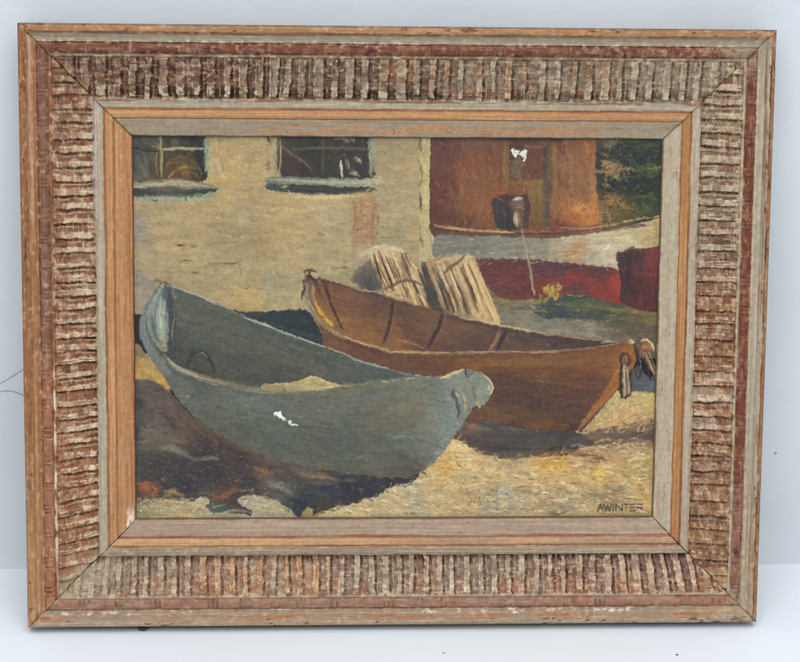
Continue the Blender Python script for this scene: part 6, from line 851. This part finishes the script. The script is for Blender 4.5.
# --- canvas meshes: the ground of the picture, and the motifs laid on it in thicker paint
weave = .022 * (np.sin(GX / .00062) * np.sin(GZ / .00062))
CZ = np.clip(HGT, -.4, .9) * .48 + weave + .05 * FINE
CZ = CZ + np.array([[0.0]])
VP = np.stack([GX, CANVAS_DEPTH - D - CZ / 1000.0, GZ], -1).reshape(-1, 3)
CC = np.clip(IMG * (1 + .02 * FINE)[..., None], 0, 255).reshape(-1, 3)
FA = grid_faces(NCZ, NCX)[:, ::-1]
# majority vote keeps each motif in one piece
def blur(a):
    for ax_ in (0, 1): a = (np.roll(a, 1, ax_) + a + np.roll(a, -1, ax_)) / 3
    return a
GROUPS = [(None, 'canvas', None), ((R_GREY,), 'painted_boat', 'grey blue rowing boat painted in the foreground'), ((R_BROWN,), 'painted_boat', 'rusty brown rowing boat painted behind the grey one'),
          ((R_WIN,), 'painted_window', 'painted window with a basket behind it, at the left edge'), ((R_WIN2,), 'painted_window', 'wide dark painted window over a brick patch'),
          ((R_TRAP1,), 'painted_crate', 'painted slatted crate leaning on the house corner'), ((R_TRAP2,), 'painted_crate', 'painted slatted crate with a dark left side'), ((R_HULL,), 'painted_boat', 'white and red hull painted behind the crates'),
          ((R_BARREL,), 'painted_barrel', None), ((R_TREE,), 'painted_tree', None), ((R_BUCKET,), 'painted_bucket', None)]
OWN = np.zeros(RID.shape, np.int32); best = np.full(RID.shape, .5)
for gi, (ids, _, _) in enumerate(GROUPS):
    if ids is None: continue
    m = blur(blur(np.isin(RID, ids).astype(float))); sel = m > best
    OWN[sel] = gi; best = np.where(sel, m, best)
FO = OWN[:-1, :-1].ravel()
canvas = None
for gi, (ids, nm, lab) in enumerate(GROUPS):
    f = FA[FO == gi]
    if len(f) == 0: continue
    uniq, inv = np.unique(f, return_inverse=True)
    o = mesh_from(nm, VP[uniq], inv.reshape(-1, 4), M_OIL, root if gi == 0 else canvas, CC[uniq])
    if gi == 0: canvas = o
    if lab: o['label'] = lab
#@@END@@

# ------------------------------------------------------------------ wall and table
WALL_Y = H * math.sin(LEAN) + 0.0012
def slab(name, x0, x1, n, fn, mat):
    pass
def quad_sheet(name, P00, P10, P11, P01, nx, ny, mat, kind, disp=0.0, nrm=(0, 0, 1), sc=6):
    u = np.linspace(0, 1, nx); v = np.linspace(0, 1, ny); Uu, Vv = np.meshgrid(u, v)
    P00, P10, P11, P01 = [np.array(p, float) for p in (P00, P10, P11, P01)]
    P = (P00 * ((1 - Uu) * (1 - Vv))[..., None] + P10 * (Uu * (1 - Vv))[..., None] + P11 * (Uu * Vv)[..., None] + P01 * ((1 - Uu) * Vv)[..., None])
    P = P - np.array(nrm) * (disp * (1 + fbm(Uu * sc, Vv * sc, 5, 3)) / 2)[..., None]
    o = mesh_from(name, P.reshape(-1, 3), grid_faces(ny, nx), mat)
    o['kind'] = kind
    return o
quad_sheet('wall', (-1.6, WALL_Y, 0), (1.6, WALL_Y, 0), (1.6, WALL_Y, 1.8), (-1.6, WALL_Y, 1.8), 120, 80, M_WALL, 'structure', 0.0, (0, -1, 0))
quad_sheet('tabletop', (-1.6, -1.2, 0), (1.6, -1.2, 0), (1.6, WALL_Y, 0), (-1.6, WALL_Y, 0), 60, 40, M_TABLE, 'structure')

# ------------------------------------------------------------------ camera
def local_to_world(P):
    ca, sa = math.cos(-LEAN), math.sin(-LEAN)
    Rw = np.array([[1, 0, 0], [0, ca, -sa], [0, sa, ca]])
    return P @ Rw.T, Rw
# camera centre and axes, frame coordinates (x right, y down, z in) -> local -> world
Cc = -RC.T @ TC
to_local = np.array([[1, 0, 0], [0, 0, 1], [0, -1, 0]], float)   # (x, y, z) -> (x, z, -y)
c_local = to_local @ Cc + np.array([0, -D, H / 2])
_, Rw = local_to_world(np.zeros((1, 3)))
c_world = Rw @ c_local
ax = Rw @ to_local @ RC.T @ np.array([1, 0, 0]); ay = Rw @ to_local @ RC.T @ np.array([0, -1, 0]); az = Rw @ to_local @ RC.T @ np.array([0, 0, -1])
from mathutils import Matrix
cam = bpy.data.cameras.new('camera'); co = bpy.data.objects.new('camera', cam); COL.objects.link(co)
co.matrix_world = Matrix(((ax[0], ay[0], az[0], c_world[0]), (ax[1], ay[1], az[1], c_world[1]), (ax[2], ay[2], az[2], c_world[2]), (0, 0, 0, 1)))
cam.sensor_fit = 'HORIZONTAL'; cam.sensor_width = 36; cam.lens = 36 * F / 800
cam.clip_start = .05; cam.clip_end = 50
scene.camera = co
def px_ray(px, py):
    d = RC.T @ np.array([(px - 400) / F, (py - 331) / F, 1.0])
    d = Rw @ to_local @ d
    return c_world, d / np.linalg.norm(d)
def on_table(px, py):
    o, d = px_ray(px, py); k = -o[2] / d[2]; return o + d * k
def on_wall(px, py):
    o, d = px_ray(px, py); k = (WALL_Y - o[1]) / d[1]; return o + d * k
if False:
    pass

# ------------------------------------------------------------------ specks and threads
def crumb(name, loc, r, mat, seed, label, cat, flat=.55):
    g = np.random.default_rng(seed); nr, nc = 7, 11
    th = np.linspace(0.02, math.pi - .02, nr); ph = np.linspace(0, 2 * math.pi, nc)
    Pp = np.stack([np.outer(np.sin(th), np.cos(ph)), np.outer(np.sin(th), np.sin(ph)), np.outer(np.cos(th), np.ones(nc))], -1)
    k = 1 + .35 * (g.random((nr, nc)) - .5); k[:, -1] = k[:, 0]
    Pp = Pp * k[..., None] * np.array([r * 1.5, r, r * flat]); Pp[..., 2] -= Pp[..., 2].min()
    o = mesh_from(name, Pp.reshape(-1, 3), grid_faces(nr, nc)[:, ::-1], mat)
    o.location = loc; tag(o, label, cat)
    return o
crumb('dirt_speck', on_table(443.5, 653), .0008, M_THREAD, 1, 'small grey speck on the table in front of the middle of the frame', 'speck', .3)
crumb('dirt_speck', on_table(677, 655), .0007, M_DARK, 2, 'dark round speck on the table near the right front corner of the frame', 'speck')
w_ = crumb('dirt_speck', on_wall(775.5, 453), .0008, M_THREAD, 3, 'grey speck stuck on the wall right of the frame', 'speck', .4)
w_.rotation_euler = (math.radians(90), 0, 0)
crumb('dark_pebble', on_table(143, 630), .0030, M_DARK, 4, 'dark lump in the shadow under the bottom edge of the frame', 'pebble', .5)
def thread(pts, r, label):
    P = np.array([on_wall(*p) for p in pts]); n = 24
    u = np.linspace(0, 1, n); k = np.linspace(0, 1, len(pts))
    P = np.stack([np.interp(u, k, P[:, i]) for i in range(3)], 1)
    for _ in range(3): P[1:-1] = (P[:-2] + 2 * P[1:-1] + P[2:]) / 4
    ang = np.linspace(0, 2 * math.pi, 7)
    V = np.stack([P[:, None, 0] + 0 * ang, P[:, None, 1] - r - r * np.sin(ang), P[:, None, 2] + r * np.cos(ang)], -1)
    o = mesh_from('thread', V.reshape(-1, 3), grid_faces(n, 7), M_THREAD); tag(o, label, 'thread', 'loose threads on the wall')
thread([(-4, 386), (6, 380), (14, 375), (24, 368.5), (34, 362)], .00025, 'straight thin grey thread rising to the left edge of the frame')
thread([(-4, 392.5), (6, 390.3), (14, 391.5), (24, 395.5), (34, 401)], .00025, 'lower thin grey thread curving behind the left edge of the frame')

# ------------------------------------------------------------------ light
wd = bpy.data.worlds.new('World'); scene.world = wd; wd.use_nodes = True
bg = wd.node_tree.nodes['Background']; bg.inputs['Color'].default_value = (0.90, 0.975, 1.06, 1); bg.inputs['Strength'].default_value = 0.50
def area(name, loc, target, size, power, col):
    l = bpy.data.lights.new(name, 'AREA'); l.shape = 'RECTANGLE'; l.size, l.size_y = size; l.energy = power; l.color = col
    o = bpy.data.objects.new(name, l); COL.objects.link(o); o.location = loc
    from mathutils import Vector
    o.rotation_euler = (Vector(target) - Vector(loc)).to_track_quat('-Z', 'Y').to_euler()
    return o
area('soft_overhead_light', (-0.02, -2.2, 2.8), (0, 0, .2), (3.4, 2.8), 107, (0.965, 1.0, 1.045))
vs = scene.view_settings; vs.view_transform = 'Standard'; vs.look = 'None'; vs.exposure = 0; vs.gamma = 1
scene.render.film_transparent = False
scene.cycles.filter_width = 1.2
scene.cycles.use_denoising = True
